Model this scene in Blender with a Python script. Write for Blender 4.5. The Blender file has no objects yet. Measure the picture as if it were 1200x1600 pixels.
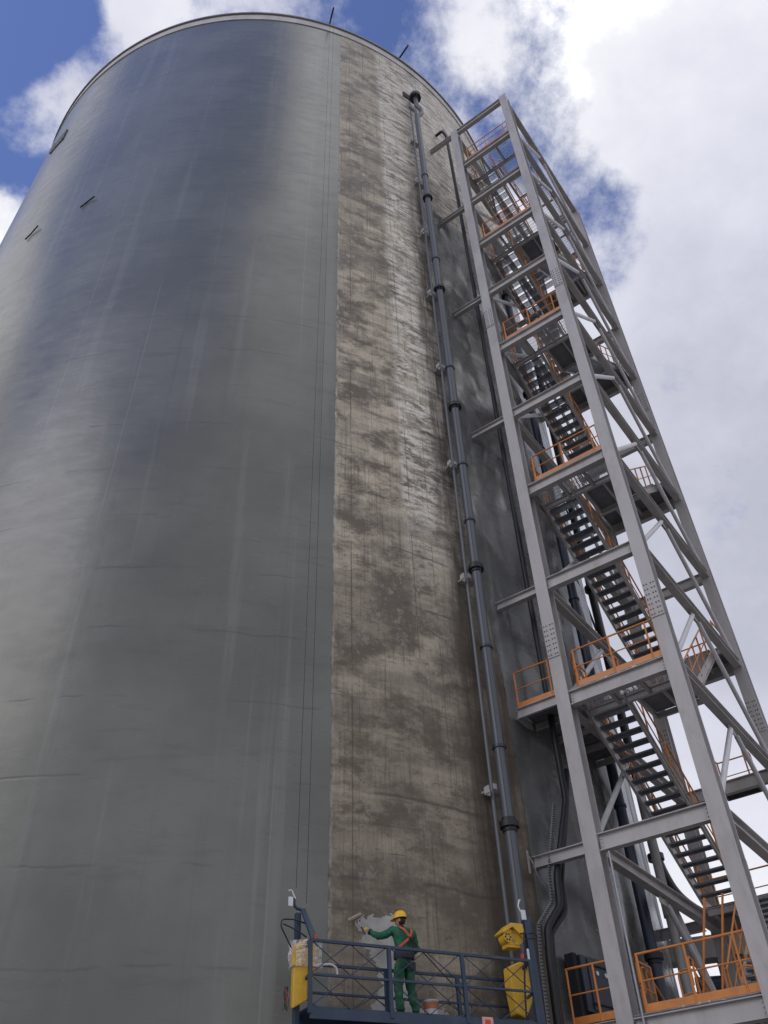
import bpy, math, random
from mathutils import Vector as V3, Matrix, Euler
random.seed(7)
PI = math.pi
sc = bpy.context.scene
COL = sc.collection

# ------------------------------------------------------------------ camera
F_PX = 1345.32
ROT = Matrix(((0.999221, 0.039469, 0.0), (0.026795, -0.678346, -0.734254), (-0.02898, 0.733682, -0.678875)))
cd = bpy.data.cameras.new('camera'); cam = bpy.data.objects.new('camera', cd); COL.objects.link(cam)
m4 = ROT.to_4x4(); m4.translation = V3((0, 0, 1.6)); cam.matrix_world = m4
cd.sensor_fit = 'VERTICAL'; cd.sensor_height = 36; cd.sensor_width = 27; cd.lens = 36 * F_PX / 1600
cd.clip_start = .1; cd.clip_end = 5000
sc.camera = cam

# ------------------------------------------------------------------ colour management
sc.view_settings.view_transform = 'Standard'; sc.view_settings.look = 'None'
sc.view_settings.exposure = 0.0; sc.view_settings.gamma = 1; sc.view_settings.use_curve_mapping = False

# ------------------------------------------------------------------ sun and sky
SUN_EL, SUN_AZ = 34.0, -134.0      # azimuth clockwise from +Y
sd = bpy.data.lights.new('sun', 'SUN'); sd.energy = 0.5; sd.angle = math.radians(28); sd.color = (1, .96, .9)
so = bpy.data.objects.new('sun', sd); COL.objects.link(so)
e, a = math.radians(SUN_EL), math.radians(SUN_AZ)
sdir = V3((math.cos(e) * math.sin(a), math.cos(e) * math.cos(a), math.sin(e)))
so.rotation_euler = (-sdir).to_track_quat('-Z', 'Y').to_euler(); so.location = (0, 0, 80)

world = bpy.data.worlds.new('World'); sc.world = world; world.use_nodes = True
nt = world.node_tree; nt.nodes.clear()
def N(nt, t, **k):
    n = nt.nodes.new(t)
    for a_, b_ in k.items(): setattr(n, a_, b_)
    return n
def build_world():
    L = nt.links
    out = N(nt, 'ShaderNodeOutputWorld')
    sky = N(nt, 'ShaderNodeTexSky', sky_type='NISHITA', sun_disc=False, sun_elevation=e, sun_rotation=a)
    sky.dust_density = .2; sky.ozone_density = 2.2; sky.air_density = 1.0
    bg1 = N(nt, 'ShaderNodeBackground'); bg1.inputs['Strength'].default_value = .125
    tint = N(nt, 'ShaderNodeMix', data_type='RGBA', blend_type='MULTIPLY'); tint.inputs[0].default_value = 1
    tint.inputs[7].default_value = (1.25, 1.18, 1.55, 1)
    L.new(sky.outputs[0], tint.inputs[6]); L.new(tint.outputs[2], bg1.inputs['Color'])
    tc = N(nt, 'ShaderNodeTexCoord')
    # warped direction
    n1 = N(nt, 'ShaderNodeTexNoise'); n1.inputs['Scale'].default_value = 5; n1.inputs['Detail'].default_value = 5
    L.new(tc.outputs['Generated'], n1.inputs['Vector'])
    w1 = N(nt, 'ShaderNodeVectorMath', operation='MULTIPLY_ADD')
    L.new(n1.outputs['Color'], w1.inputs[0]); w1.inputs[1].default_value = (.22,) * 3
    w0 = N(nt, 'ShaderNodeVectorMath', operation='SUBTRACT'); L.new(tc.outputs['Generated'], w0.inputs[0]); w0.inputs[1].default_value = (.11,) * 3
    L.new(w0.outputs[0], w1.inputs[2])
    def blobs(lst, src, start):
        acc = None
        for (c, r, w) in lst:
            d = N(nt, 'ShaderNodeVectorMath', operation='DISTANCE'); L.new(src, d.inputs[0]); d.inputs[1].default_value = c
            mr = N(nt, 'ShaderNodeMapRange', interpolation_type='SMOOTHSTEP')
            mr.inputs['From Min'].default_value = r; mr.inputs['From Max'].default_value = r * .25
            mr.inputs['To Min'].default_value = 0; mr.inputs['To Max'].default_value = w
            L.new(d.outputs['Value'], mr.inputs['Value'])
            s = N(nt, 'ShaderNodeMath', operation='ADD'); L.new(mr.outputs[0], s.inputs[0])
            if acc is None: s.inputs[1].default_value = start
            else: L.new(acc, s.inputs[1])
            acc = s.outputs[0]
        return acc
    def dirv(azd, eld):
        a_, e_ = math.radians(azd), math.radians(eld)
        return (math.cos(e_) * math.sin(a_), math.cos(e_) * math.cos(a_), math.sin(e_))
    cover = blobs([
        ((-.30, .26, .92), .22, -.95), ((-.36, .33, .87), .17, -.75), ((-.42, .36, .83), .16, -.55), ((-.15, .24, .96), .12, -.2),
        ((.007, .285, .956), .13, -.42), ((.06, .31, .95), .09, -.38), ((.14, .395, .908), .11, -.50),
        ((.235, .469, .851), .09, -.56), ((.197, .306, .932), .07, -.38), ((.10, .361, .926), .06, -.25), ((.33, .33, .88), .16, .15), ((.255, .425, .868), .05, .3),
        ((-.209, .290, .932), .085, .85), ((-.30, .350, .884), .062, .95), ((-.372, .425, .825), .07, .8),
        (dirv(-140, 57), .54, -1.6), (dirv(-154, 68), .32, -1.1), (dirv(-108, 62), .3, -.7),
    ], w1.outputs[0], .70)
    n2 = N(nt, 'ShaderNodeTexNoise'); n2.inputs['Scale'].default_value = 8; n2.inputs['Detail'].default_value = 10; n2.inputs['Roughness'].default_value = .66
    L.new(tc.outputs['Generated'], n2.inputs['Vector'])
    m2 = N(nt, 'ShaderNodeMath', operation='MULTIPLY_ADD'); L.new(n2.outputs[0], m2.inputs[0]); m2.inputs[1].default_value = 2.5; m2.inputs[2].default_value = -1.25
    sm = N(nt, 'ShaderNodeMath', operation='ADD'); L.new(cover, sm.inputs[0]); L.new(m2.outputs[0], sm.inputs[1])
    cf = N(nt, 'ShaderNodeMapRange', interpolation_type='SMOOTHSTEP')
    cf.inputs['From Min'].default_value = -.20; cf.inputs['From Max'].default_value = .60; L.new(sm.outputs[0], cf.inputs['Value'])
    # cloud brightness
    br = blobs([((.30, .36, .88), .30, .42), ((.367, .70, .62), .42, -.22), ((.33, .90, .30), .30, .42),
                ((-.209, .290, .932), .12, .25), ((-.372, .425, .825), .15, .5), ((.10, .34, .93), .22, .22),
                (dirv(-70, 42), .45, .25), (dirv(164, 63), .42, .75), (dirv(-140, 26), .40, .45), (dirv(-96, 44), .40, .5), (dirv(100, 52), .38, 1.0), (dirv(62, 50), .25, -.3), (dirv(150, 30), .5, -.3), (dirv(180, 88), .4, -.2)], w1.outputs[0], .36)
    n3 = N(nt, 'ShaderNodeTexNoise'); n3.inputs['Scale'].default_value = 3.2; n3.inputs['Detail'].default_value = 9; n3.inputs['Roughness'].default_value = .6
    L.new(tc.outputs['Generated'], n3.inputs['Vector'])
    m3 = N(nt, 'ShaderNodeMath', operation='MULTIPLY_ADD'); L.new(n3.outputs[0], m3.inputs[0]); m3.inputs[1].default_value = 1.7; m3.inputs[2].default_value = -.86
    s3 = N(nt, 'ShaderNodeMath', operation='ADD'); L.new(br, s3.inputs[0]); L.new(m3.outputs[0], s3.inputs[1])
    cr = N(nt, 'ShaderNodeValToRGB'); L.new(s3.outputs[0], cr.inputs[0])
    cr.color_ramp.elements[0].position = 0; cr.color_ramp.elements[0].color = (.52, .535, .63, 1)
    cr.color_ramp.elements[1].position = 1; cr.color_ramp.elements[1].color = (1.0, 1.0, 1.02, 1)
    q = cr.color_ramp.elements.new(.35); q.color = (.68, .69, .80, 1)
    q = cr.color_ramp.elements.new(.65); q.color = (.80, .81, .90, 1)
    bg2 = N(nt, 'ShaderNodeBackground'); L.new(cr.outputs[0], bg2.inputs['Color']); bs_ = N(nt, 'ShaderNodeMapRange'); L.new(s3.outputs[0], bs_.inputs['Value'])
    for k_, v_ in zip(('From Min', 'From Max', 'To Min', 'To Max'), (.85, 1.6, 1.0, 2.3)): bs_.inputs[k_].default_value = v_
    L.new(bs_.outputs[0], bg2.inputs['Strength'])
    mx = N(nt, 'ShaderNodeMixShader'); L.new(cf.outputs[0], mx.inputs[0]); L.new(bg1.outputs[0], mx.inputs[1]); L.new(bg2.outputs[0], mx.inputs[2])
    L.new(mx.outputs[0], out.inputs[0])
build_world()

# ------------------------------------------------------------------ frames of the place
R = 15.99; SCX, SCY = -7.16681, 33.22585; PHI0 = -1.35835; HS = 58.0
def wp(s, h, off=0.0):
    p = PHI0 + s / R; r = R + off
    return V3((SCX + r * math.cos(p), SCY + r * math.sin(p), h))

# ------------------------------------------------------------------ helpers
def link(o, parent=None):
    COL.objects.link(o)
    if parent is not None: o.parent = parent
    return o
def tag(o, label=None, cat=None, group=None, kind=None):
    if label: o['label'] = label
    if cat: o['category'] = cat
    if group: o['group'] = group
    if kind: o['kind'] = kind
    return o
def thing(name, label, cat, loc=(0, 0, 0), rot=(0, 0, 0), group=None):
    o = bpy.data.objects.new(name, None); o.location = loc; o.rotation_euler = rot; o.empty_display_size = .3
    link(o); return tag(o, label, cat, group)
def copy_tree(o, parent=None):
    c = o.copy(); link(c)
    if parent is not None: c.parent = parent
    for ch in [x for x in o.children]: copy_tree(ch, c)
    return c
def frame(d, up=(0, 0, 1)):
    d = V3(d).normalized(); up = V3(up)
    if abs(d.dot(up.normalized())) > .98: up = V3((0, 1, 0)) if abs(d.y) < .9 else V3((1, 0, 0))
    s = d.cross(up).normalized(); u = s.cross(d).normalized()
    return d, s, u
class MB:
    def __init__(s): s.v = []; s.f = []; s.o = V3((0, 0, 0))
    def quadbox(s, P):     # 8 points: bottom ring 0-3, top ring 4-7
        b = len(s.v); s.v += [tuple(V3(p)) for p in P]
        s.f += [(b, b+3, b+2, b+1), (b+4, b+5, b+6, b+7), (b, b+1, b+5, b+4), (b+1, b+2, b+6, b+5), (b+2, b+3, b+7, b+6), (b+3, b, b+4, b+7)]
        return s
    def box(s, c, d):
        x, y, z = c; a, b, h = d[0]/2, d[1]/2, d[2]/2
        return s.quadbox([(x-a, y-b, z-h), (x+a, y-b, z-h), (x+a, y+b, z-h), (x-a, y+b, z-h), (x-a, y-b, z+h), (x+a, y-b, z+h), (x+a, y+b, z+h), (x-a, y+b, z+h)])
    def bar(s, p0, p1, w, h, up=(0, 0, 1), ow=0, oh=0):
        p0, p1 = V3(p0), V3(p1); d, sd_, u = frame(p1 - p0, up)
        p0 = p0 + sd_*ow + u*oh; p1 = p1 + sd_*ow + u*oh
        A = sd_*(w/2); B = u*(h/2)
        return s.quadbox([p0-A-B, p0+A-B, p0+A+B, p0-A+B, p1-A-B, p1+A-B, p1+A+B, p1-A+B])
    def ibeam(s, p0, p1, h, w, tf=.022, tw=.014, up=(0, 0, 1)):
        s.bar(p0, p1, w, tf, up, 0, h/2 - tf/2); s.bar(p0, p1, w, tf, up, 0, -h/2 + tf/2); s.bar(p0, p1, tw, h - 2*tf, up)
        return s
    def chan(s, p0, p1, h, w, side=1, t=.016, up=(0, 0, 1)):
        s.bar(p0, p1, t, h, up, 0, 0); s.bar(p0, p1, w - t, t, up, side*(w/2), h/2 - t/2); s.bar(p0, p1, w - t, t, up, side*(w/2), -h/2 + t/2)
        return s
    def tube(s, pts, r, n=10, cap=True, closed=False):
        pts = [V3(p) for p in pts]; rr = r if isinstance(r, (list, tuple)) else [r]*len(pts)
        rings = []; d0 = (pts[1]-pts[0]).normalized(); _, a, b = frame(d0)
        for i, p in enumerate(pts):
            if i == 0: d = pts[1]-p
            elif i == len(pts)-1: d = p-pts[i-1]
            else: d = (pts[i+1]-p).normalized() + (p-pts[i-1]).normalized()
            d = d.normalized(); a = (a - d*a.dot(d)).normalized(); b = d.cross(a).normalized()
            k = 1.0
            if 0 < i < len(pts)-1:
                c = max(.5, d.dot((p-pts[i-1]).normalized())); k = 1.0
            base = len(s.v)
            for j in range(n):
                t = 2*PI*j/n; s.v.append(tuple(p + a*math.cos(t)*rr[i]*k + b*math.sin(t)*rr[i]*k))
            rings.append(base)
        for i in range(len(rings)-1):
            A, B = rings[i], rings[i+1]
            for j in range(n): s.f.append((A+j, A+(j+1) % n, B+(j+1) % n, B+j))
        if cap:
            s.f.append(tuple(rings[0]+j for j in range(n))[::-1]); s.f.append(tuple(rings[-1]+j for j in range(n)))
        return s
    def lathe(s, prof, c=(0, 0, 0), n=24):
        b = len(s.v); c = V3(c)
        for r, z in prof:
            for j in range(n):
                t = 2*PI*j/n; s.v.append((c.x+r*math.cos(t), c.y+r*math.sin(t), c.z+z))
        for i in range(len(prof)-1):
            for j in range(n):
                s.f.append((b+i*n+j, b+i*n+(j+1) % n, b+(i+1)*n+(j+1) % n, b+(i+1)*n+j))
        return s
    def poly(s, pts, thick, nrm):
        nrm = V3(nrm).normalized()*thick; b = len(s.v); k = len(pts)
        s.v += [tuple(V3(p)) for p in pts] + [tuple(V3(p)+nrm) for p in pts]
        s.f.append(tuple(range(b, b+k))[::-1]); s.f.append(tuple(range(b+k, b+2*k)))
        for i in range(k): j = (i+1) % k; s.f.append((b+i, b+j, b+k+j, b+k+i))
        return s
    def build(s, name, mat, parent=None, smooth=False, loc=None, bevel=0):
        me = bpy.data.meshes.new(name); me.from_pydata(s.v, [], s.f); me.update()
        me.materials.append(mat)
        if smooth:
            for p in me.polygons: p.use_smooth = True
            try: me.set_sharp_from_angle(angle=math.radians(40))
            except Exception: pass
        o = bpy.data.objects.new(name, me); link(o, parent)
        if loc is not None: o.location = loc
        if bevel:
            md = o.modifiers.new('bevel', 'BEVEL'); md.width = bevel; md.segments = 2; md.limit_method = 'ANGLE'
        return o
def inst(o, parent=None, loc=None, rot=None, scale=None):
    c = bpy.data.objects.new(o.name.split('.')[0], o.data); link(c, parent if parent is not None else o.parent)
    for k in o.keys():
        if k in ('kind', 'label'): c[k] = o[k]
    if loc is not None: c.location = loc
    if rot is not None: c.rotation_euler = rot
    if scale is not None: c.scale = scale
    return c
def bend(pts, r=.1, seg=5):
    """round the corners of a polyline"""
    pts = [V3(p) for p in pts]; out = [pts[0]]
    for i in range(1, len(pts)-1):
        p = pts[i]; a = pts[i-1]-p; b = pts[i+1]-p
        k = min(r, a.length*.45, b.length*.45); A = p+a.normalized()*k; B = p+b.normalized()*k
        for j in range(seg+1):
            t = j/seg; out.append(A*(1-t)**2 + p*2*t*(1-t) + B*t*t)
    out.append(pts[-1]); return out

# ------------------------------------------------------------------ materials
def mat(name, col, rough=.5, metal=0.0, var=.12, scale=6.0, bump=.0, bscale=40, dirt=None, spec=.5, coords='Object', stretch=(1, 1, 1), rvar=.1, dirt_amt=.5):
    m = bpy.data.materials.new(name); m.use_nodes = True; t = m.node_tree; L = t.links
    b = t.nodes['Principled BSDF']; b.inputs['Metallic'].default_value = metal
    b.inputs['Specular IOR Level'].default_value = spec
    tc = N(t, 'ShaderNodeTexCoord'); mp = N(t, 'ShaderNodeMapping'); mp.inputs['Scale'].default_value = stretch
    L.new(tc.outputs[coords], mp.inputs[0])
    n = N(t, 'ShaderNodeTexNoise'); n.inputs['Scale'].default_value = scale; n.inputs['Detail'].default_value = 6; L.new(mp.outputs[0], n.inputs[0])
    r = N(t, 'ShaderNodeValToRGB'); L.new(n.outputs[0], r.inputs[0])
    r.color_ramp.elements[0].position = .3; r.color_ramp.elements[1].position = .7
    r.color_ramp.elements[0].color = tuple(c*(1-var) for c in col) + (1,)
    r.color_ramp.elements[1].color = tuple(min(1, c*(1+var)) for c in col) + (1,)
    last = r.outputs[0]
    if dirt:
        n2 = N(t, 'ShaderNodeTexNoise'); n2.inputs['Scale'].default_value = scale*.45; n2.inputs['Detail'].default_value = 9; n2.inputs['Roughness'].default_value = .7
        L.new(mp.outputs[0], n2.inputs[0])
        r2 = N(t, 'ShaderNodeMapRange'); r2.inputs['From Min'].default_value = .5; r2.inputs['From Max'].default_value = .72; r2.inputs['To Max'].default_value = dirt_amt
        L.new(n2.outputs[0], r2.inputs[0])
        mx = N(t, 'ShaderNodeMix', data_type='RGBA'); L.new(r2.outputs[0], mx.inputs[0]); L.new(last, mx.inputs[6]); mx.inputs[7].default_value = tuple(dirt)+(1,)
        last = mx.outputs[2]
    L.new(last, b.inputs['Base Color'])
    rr = N(t, 'ShaderNodeMapRange'); rr.inputs['To Min'].default_value = max(.02, rough-rvar); rr.inputs['To Max'].default_value = min(1, rough+rvar)
    L.new(n.outputs[0], rr.inputs[0]); L.new(rr.outputs[0], b.inputs['Roughness'])
    if bump:
        n3 = N(t, 'ShaderNodeTexNoise'); n3.inputs['Scale'].default_value = bscale; n3.inputs['Detail'].default_value = 5; L.new(mp.outputs[0], n3.inputs[0])
        bp = N(t, 'ShaderNodeBump'); bp.inputs['Strength'].default_value = bump; bp.inputs['Distance'].default_value = .01
        L.new(n3.outputs[0], bp.inputs['Height']); L.new(bp.outputs[0], b.inputs['Normal'])
    return m
M = {}
M['steel'] = mat('painted_steel', (.46, .44, .42), .48, 0, .10, 2.6, .08, 30, stretch=(1, 1, .35), dirt=(.20, .155, .12), dirt_amt=.5)
M['brace'] = mat('light_brace_paint', (.60, .59, .585), .42, 0, .05, 3, .05, 30, dirt=(.3, .27, .24), dirt_amt=.3)
M['tread'] = mat('galvanised_tread', (.20, .21, .22), .5, .2, .15, 4)
M['grate'] = mat('galvanised_grating', (.27, .275, .28), .45, .4, .15, 4)
M['deck'] = mat('deck_plate', (.17, .175, .18), .55, .1, .2, 3, .1, 20)
M['orange'] = mat('orange_rail_paint', (.66, .235, .045), .45, 0, .12, 3, .04, 40, dirt=(.30, .08, .03), dirt_amt=.5)
M['navy'] = mat('navy_gondola_paint', (.022, .043, .078), .45, 0, .2, 5, .05, 40, dirt=(.12, .12, .13), dirt_amt=.35)
M['pipe'] = mat('blue_grey_pipe', (.098, .106, .118), .40, 0, .15, .8, .03, 20, stretch=(1, 1, .2))
M['pipe_dark'] = mat('dark_blue_pipe', (.03, .038, .065), .4, 0, .2, 1, .03, 20)
M['black'] = mat('black_rubber', (.018, .018, .02), .5, 0, .2, 4, .05, 40)
M['yellow'] = mat('yellow_hoist_paint', (.72, .42, .03), .5, 0, .1, 5, .06, 30, dirt=(.25, .16, .05), dirt_amt=.55)
M['helmet'] = mat('yellow_helmet', (.85, .47, .02), .45, 0, .04, 4)
M['plastic'] = mat('stretch_wrap', (.62, .60, .56), .18, 0, .25, 30, .6, 25)
M['white'] = mat('white_paint', (.72, .72, .72), .45, 0, .08, 5)
M['cornice'] = mat('cornice_concrete', (.58, .555, .535), .75, 0, .15, 1.2, .3, 8, dirt=(.40, .37, .35), dirt_amt=.5)
M['cope'] = mat('coping_metal', (.22, .21, .20), .5, .2, .15, 1)
M['green'] = mat('green_workwear', (.012, .125, .06), .85, 0, .25, 9, .3, 60, dirt=(.05, .12, .07), dirt_amt=.4)
M['green_dark'] = mat('dark_green_trousers', (.012, .085, .04), .88, 0, .4, 8, .3, 60, dirt=(.16, .18, .14), dirt_amt=.7)
M['skin'] = mat('skin', (.42, .24, .16), .55, 0, .06, 8)
M['hair'] = mat('dark_hair', (.015, .012, .01), .7, 0, .2, 30)
M['glove'] = mat('yellow_glove', (.58, .38, .12), .85, 0, .15, 20, .2, 80)
M['red'] = mat('red_webbing', (.62, .07, .035), .6, 0, .1, 10)
M['belt'] = mat('navy_cloth', (.035, .033, .05), .85, 0, .15, 10)
M['boot'] = mat('boot_leather', (.03, .025, .02), .6)
M['roller'] = mat('roller_sleeve', (.30, .26, .18), .9, 0, .2, 30, .5, 80)
M['bucket'] = mat('white_bucket', (.55, .56, .55), .4, 0, .05, 8)
M['label'] = mat('orange_bucket_label', (.42, .15, .07), .5, 0, .3, 10)
M['sign'] = mat('pale_pink_sign', (.72, .38, .30), .6, 0, .1, 10)
M['concrete'] = mat('plain_concrete', (.30, .29, .27), .85, 0, .15, .8, .3, 10)
M['yard'] = mat('yard_concrete', (.20, .195, .185), .9, 0, .25, .25, .2, 4, dirt=(.12, .115, .11), dirt_amt=.5)
M['galv_tray'] = mat('cable_tray_metal', (.33, .34, .36), .4, .5, .1, 10)
M['cabinet'] = mat('cabinet_paint', (.03, .037, .055), .45, 0, .1, 5)
M['cabinet_steel'] = mat('dark_void', (.02, .02, .022), .8)

def wall_material(name, kind):
    m = bpy.data.materials.new(name); m.use_nodes = True; t = m.node_tree; L = t.links
    b = t.nodes['Principled BSDF']
    uv = N(t, 'ShaderNodeTexCoord').outputs['UV']      # metres along the wall, metres up
    def noise(sx, sz, detail=6, rough=.6, off=(0, 0, 0), dist=0):
        mp = N(t, 'ShaderNodeMapping'); mp.inputs['Scale'].default_value = (sx, sz, 1); mp.inputs['Location'].default_value = off
        L.new(uv, mp.inputs[0]); n = N(t, 'ShaderNodeTexNoise'); n.inputs['Scale'].default_value = 1; n.inputs['Detail'].default_value = detail
        n.inputs['Roughness'].default_value = rough; n.inputs['Distortion'].default_value = dist; L.new(mp.outputs[0], n.inputs[0]); return n.outputs[0]
    def mr(x, a, b_, c=0, d=1, smooth=True):
        n = N(t, 'ShaderNodeMapRange', interpolation_type='SMOOTHSTEP' if smooth else 'LINEAR')
        for k, v in zip(('From Min', 'From Max', 'To Min', 'To Max'), (a, b_, c, d)): n.inputs[k].default_value = v
        L.new(x, n.inputs['Value']); return n.outputs[0]
    def mth(op, a, b_=None, c=None):
        n = N(t, 'ShaderNodeMath', operation=op)
        for i, x in enumerate((a, b_, c)):
            if x is None: continue
            if isinstance(x, (int, float)): n.inputs[i].default_value = x
            else: L.new(x, n.inputs[i])
        return n.outputs[0]
    def mix(f, a, b_, mode='MIX'):
        n = N(t, 'ShaderNodeMix', data_type='RGBA', blend_type=mode)
        if isinstance(f, (int, float)): n.inputs[0].default_value = f
        else: L.new(f, n.inputs[0])
        for i, x in ((6, a), (7, b_)):
            if isinstance(x, tuple): n.inputs[i].default_value = x + (1,)
            else: L.new(x, n.inputs[i])
        return n.outputs[2]
    sep = N(t, 'ShaderNodeSeparateXYZ'); L.new(uv, sep.inputs[0]); S, H = sep.outputs[0], sep.outputs[1]
    # lift joints every 1.9 m, wavering, faint and broken
    wob = mth('MULTIPLY', noise(.35, .1, 4), .5)
    hh = mth('ADD', H, wob)
    saw = mth('FRACT', mth('DIVIDE', hh, 1.9)); dj = mth('MULTIPLY', mth('ABSOLUTE', mth('SUBTRACT', saw, .5)), 1.9)
    joint = mr(dj, .0, .05 if kind != 'bare' else .07, 1, 0)
    joint = mth('MULTIPLY', joint, mr(noise(.45, .25, 3, off=(7, 3, 0)), .47, .60))
    saw2 = mth('FRACT', mth('DIVIDE', mth('ADD', S, mth('MULTIPLY', noise(.3, .1, 2, off=(3, 1, 0)), .25)), 2.6)); dv = mth('MULTIPLY', mth('ABSOLUTE', mth('SUBTRACT', saw2, .5)), 2.6)
    vj = mth('MULTIPLY', mr(dv, 0, .03, 1, 0), mr(noise(.5, .06, 3, off=(9, 5, 0)), .48, .58))
    if kind == 'bare':
        blot = noise(.55, .8, 12, .70, off=(1, 2, 0))
        col = mix(mr(blot, .40, .58), (.17, .135, .092), (.68, .59, .44))
        hs = noise(.8, 2.4, 12, .80, off=(4, 8, 0))
        col = mix(mr(hs, .50, .62, 0, .6), col, (.12, .092, .062))
        grey = noise(.25, .5, 5, .6, off=(14, 3, 0))
        col = mix(mr(grey, .52, .66, 0, .5), col, (.25, .22, .18))
        ci = mth('FLOOR', mth('ADD', mth('DIVIDE', S, 1.22), mth('MULTIPLY', noise(2, 2, 4, off=(3, 3, 0)), .12))); cj = mth('FLOOR', mth('ADD', mth('DIVIDE', H, 2.4), mth('MULTIPLY', noise(1.5, 2, 4, off=(8, 3, 0)), .2)))
        cv = N(t, 'ShaderNodeCombineXYZ'); L.new(ci, cv.inputs[0]); L.new(cj, cv.inputs[1])
        wn = N(t, 'ShaderNodeTexWhiteNoise', noise_dimensions='2D'); L.new(cv.outputs[0], wn.inputs['Vector'])
        col = mix(mr(wn.outputs[0], .45, 1, 0, .5, False), col, (.15, .125, .095))
        drip = noise(12, .3, 8, .7, off=(2, 0, 0))
        col = mix(mr(drip, .52, .66, 0, .6), col, (.11, .095, .075))
        pale = noise(2.6, 2.2, 11, .76, off=(6, 1, 0))
        col = mix(mr(pale, .53, .60, 0, .5), col, (.60, .54, .45))
        # older upper section: the weathered band and rougher right hand strip, bright sky reflection painted in as pale colour
        strip = mth('MULTIPLY', mr(S, 4.5, 4.9), mr(H, 15, 21))
        rgh = mth('MULTIPLY', strip, mr(noise(1.2, 3.2, 10, .78, off=(2, 4, 0), dist=.3), .44, .56))
        col = mix(rgh, col, (.92, .85, .72))
        # rusty run-off beside the downpipe
        rust = mth('MULTIPLY', mth('MULTIPLY', mr(S, 8.8, 7.6), mr(H, 46, 40)), mr(mth('ADD', S, mth('MULTIPLY', noise(1, .5, 5), .8)), 6.1, 6.75))
        rust = mth('MULTIPLY', rust, mr(noise(3.5, .25, 7, .7), .35, .6, .35, 1))
        col = mix(mth('MULTIPLY', rust, .85), col, (.058, .045, .032))
        rust2 = mth('MULTIPLY', rust, mr(noise(3, .18, 6, .7, off=(5, 9, 0)), .55, .68))
        col = mix(mth('MULTIPLY', rust2, .6), col, (.16, .07, .03))
        pour = noise(.06, 1.1, 3, .6, off=(2, 6, 0)); col = mix(mr(pour, .50, .64, 0, .35), col, (.13, .11, .085))
        fs = noise(26, .5, 6, .7, off=(6, 2, 0)); col = mix(mr(fs, .52, .64, 0, .35), col, (.10, .085, .066))
        spots = noise(2.4, 3.6, 11, .8, off=(12, 7, 0)); col = mix(mr(spots, .57, .62, 0, .55), col, (.10, .08, .058))
        grit = noise(14, 16, 6, .75, off=(1, 1, 0)); col = mix(mr(grit, .54, .66, 0, .55), col, (.085, .072, .058))
        lip = mth('MULTIPLY', mr(S, 2.56, 2.46), mr(noise(9, 2.2, 5, .7), .48, .58)); col = mix(lip, col, (.55, .54, .50))
        for sx_, w_, k_ in ((2.98, .022, .8), (4.93, .03, .6), (5.62, .02, .6), (3.9, .015, .5)):      # board joints
            d_ = mth('ABSOLUTE', mth('SUBTRACT', mth('ADD', S, mth('MULTIPLY', noise(.2, .9, 3), .06)), sx_+.03))
            col = mix(mth('MULTIPLY', mr(d_, 0, w_, k_, 0), mr(noise(.3, .35, 4, off=(sx_, 2, 0)), .40, .52)), col, (.06, .048, .035))
        fh = mth('ABSOLUTE', mth('SUBTRACT', mth('FRACT', mth('DIVIDE', mth('ADD', H, mth('MULTIPLY', noise(.5, .2, 5, .7, off=(4, 4, 0)), .22)), .62)), .5))
        col = mix(mth('MULTIPLY', mr(fh, 0, .045, 1, 0), mr(noise(1.1, .5, 5, .7, off=(7, 9, 0)), .50, .60, 0, .6)), col, (.08, .066, .05))
        low = mr(H, 8, 24, .5, 0)         # damp grime lower down
        col = mix(low, col, (.10, .075, .048))
        col = mix(mth('MULTIPLY', joint, .6), col, (.05, .042, .035))
        col = mix(mth('MULTIPLY', vj, .7), col, (.05, .042, .035))
        col = mix(mr(H, 34, 56, 0, .22), col, (.30, .30, .31))
        L.new(col, b.inputs['Base Color'])
        L.new(mr(blot, .3, .7, .5, .75), b.inputs['Roughness'])
        b.inputs['Specular IOR Level'].default_value = .45
        hsum = mth('ADD', mth('MULTIPLY', noise(5, 8, 9, .7), .45), mth('MULTIPLY', noise(18, 22, 6, .7), .35))
        hsum = mth('SUBTRACT', hsum, mth('MULTIPLY', joint, .5))
        bs, bd = .3, .009
    else:
        base = noise(.22, .18, 5, .55, off=(2, 7, 0)); fine = noise(2.2, 3.4, 9, .7)
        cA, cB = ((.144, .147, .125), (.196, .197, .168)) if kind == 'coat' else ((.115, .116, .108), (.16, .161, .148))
        col = mix(mr(base, .36, .64), cA, cB)
        col = mix(mr(fine, .5, .72, 0, .3), col, (.135, .14, .138))
        st = noise(1.6, .045, 5, .6, off=(5, 2, 0))           # roller lanes, floor to roof
        col = mix(mr(st, .56, .66, 0, .22), col, (.32, .325, .30))
        st2 = noise(5.5, .05, 5, .6, off=(1, 9, 0))
        col = mix(mr(st2, .56, .7, 0, .25), col, (.12, .125, .125))
        hb = noise(.35, 1.9, 7, .65, off=(8, 1, 0), dist=.2)
        col = mix(mth('MULTIPLY', mr(hb, .54, .66), .22), col, (.085, .088, .088))
        col = mix(mth('MULTIPLY', joint, .30), col, (.05, .052, .055))
        col = mix(mth('MULTIPLY', vj, .35), col, (.33, .33, .31))
        L.new(col, b.inputs['Base Color'])
        rg = mr(noise(.9, 2.2, 8, .65, off=(3, 3, 0)), .3, .7, .18, .29) if kind == 'coat' else mr(noise(.9, 1.2, 6, .65, off=(3, 3, 0)), .3, .7, .20, .36)
        L.new(rg, b.inputs['Roughness'])
        b.inputs['Specular IOR Level'].default_value = .42 if kind == 'coat' else .7
        hsum = mth('ADD', mth('MULTIPLY', noise(1.0, 1.1, 4, .5), .55), mth('MULTIPLY', noise(8, 12, 6, .65), .07))
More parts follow.
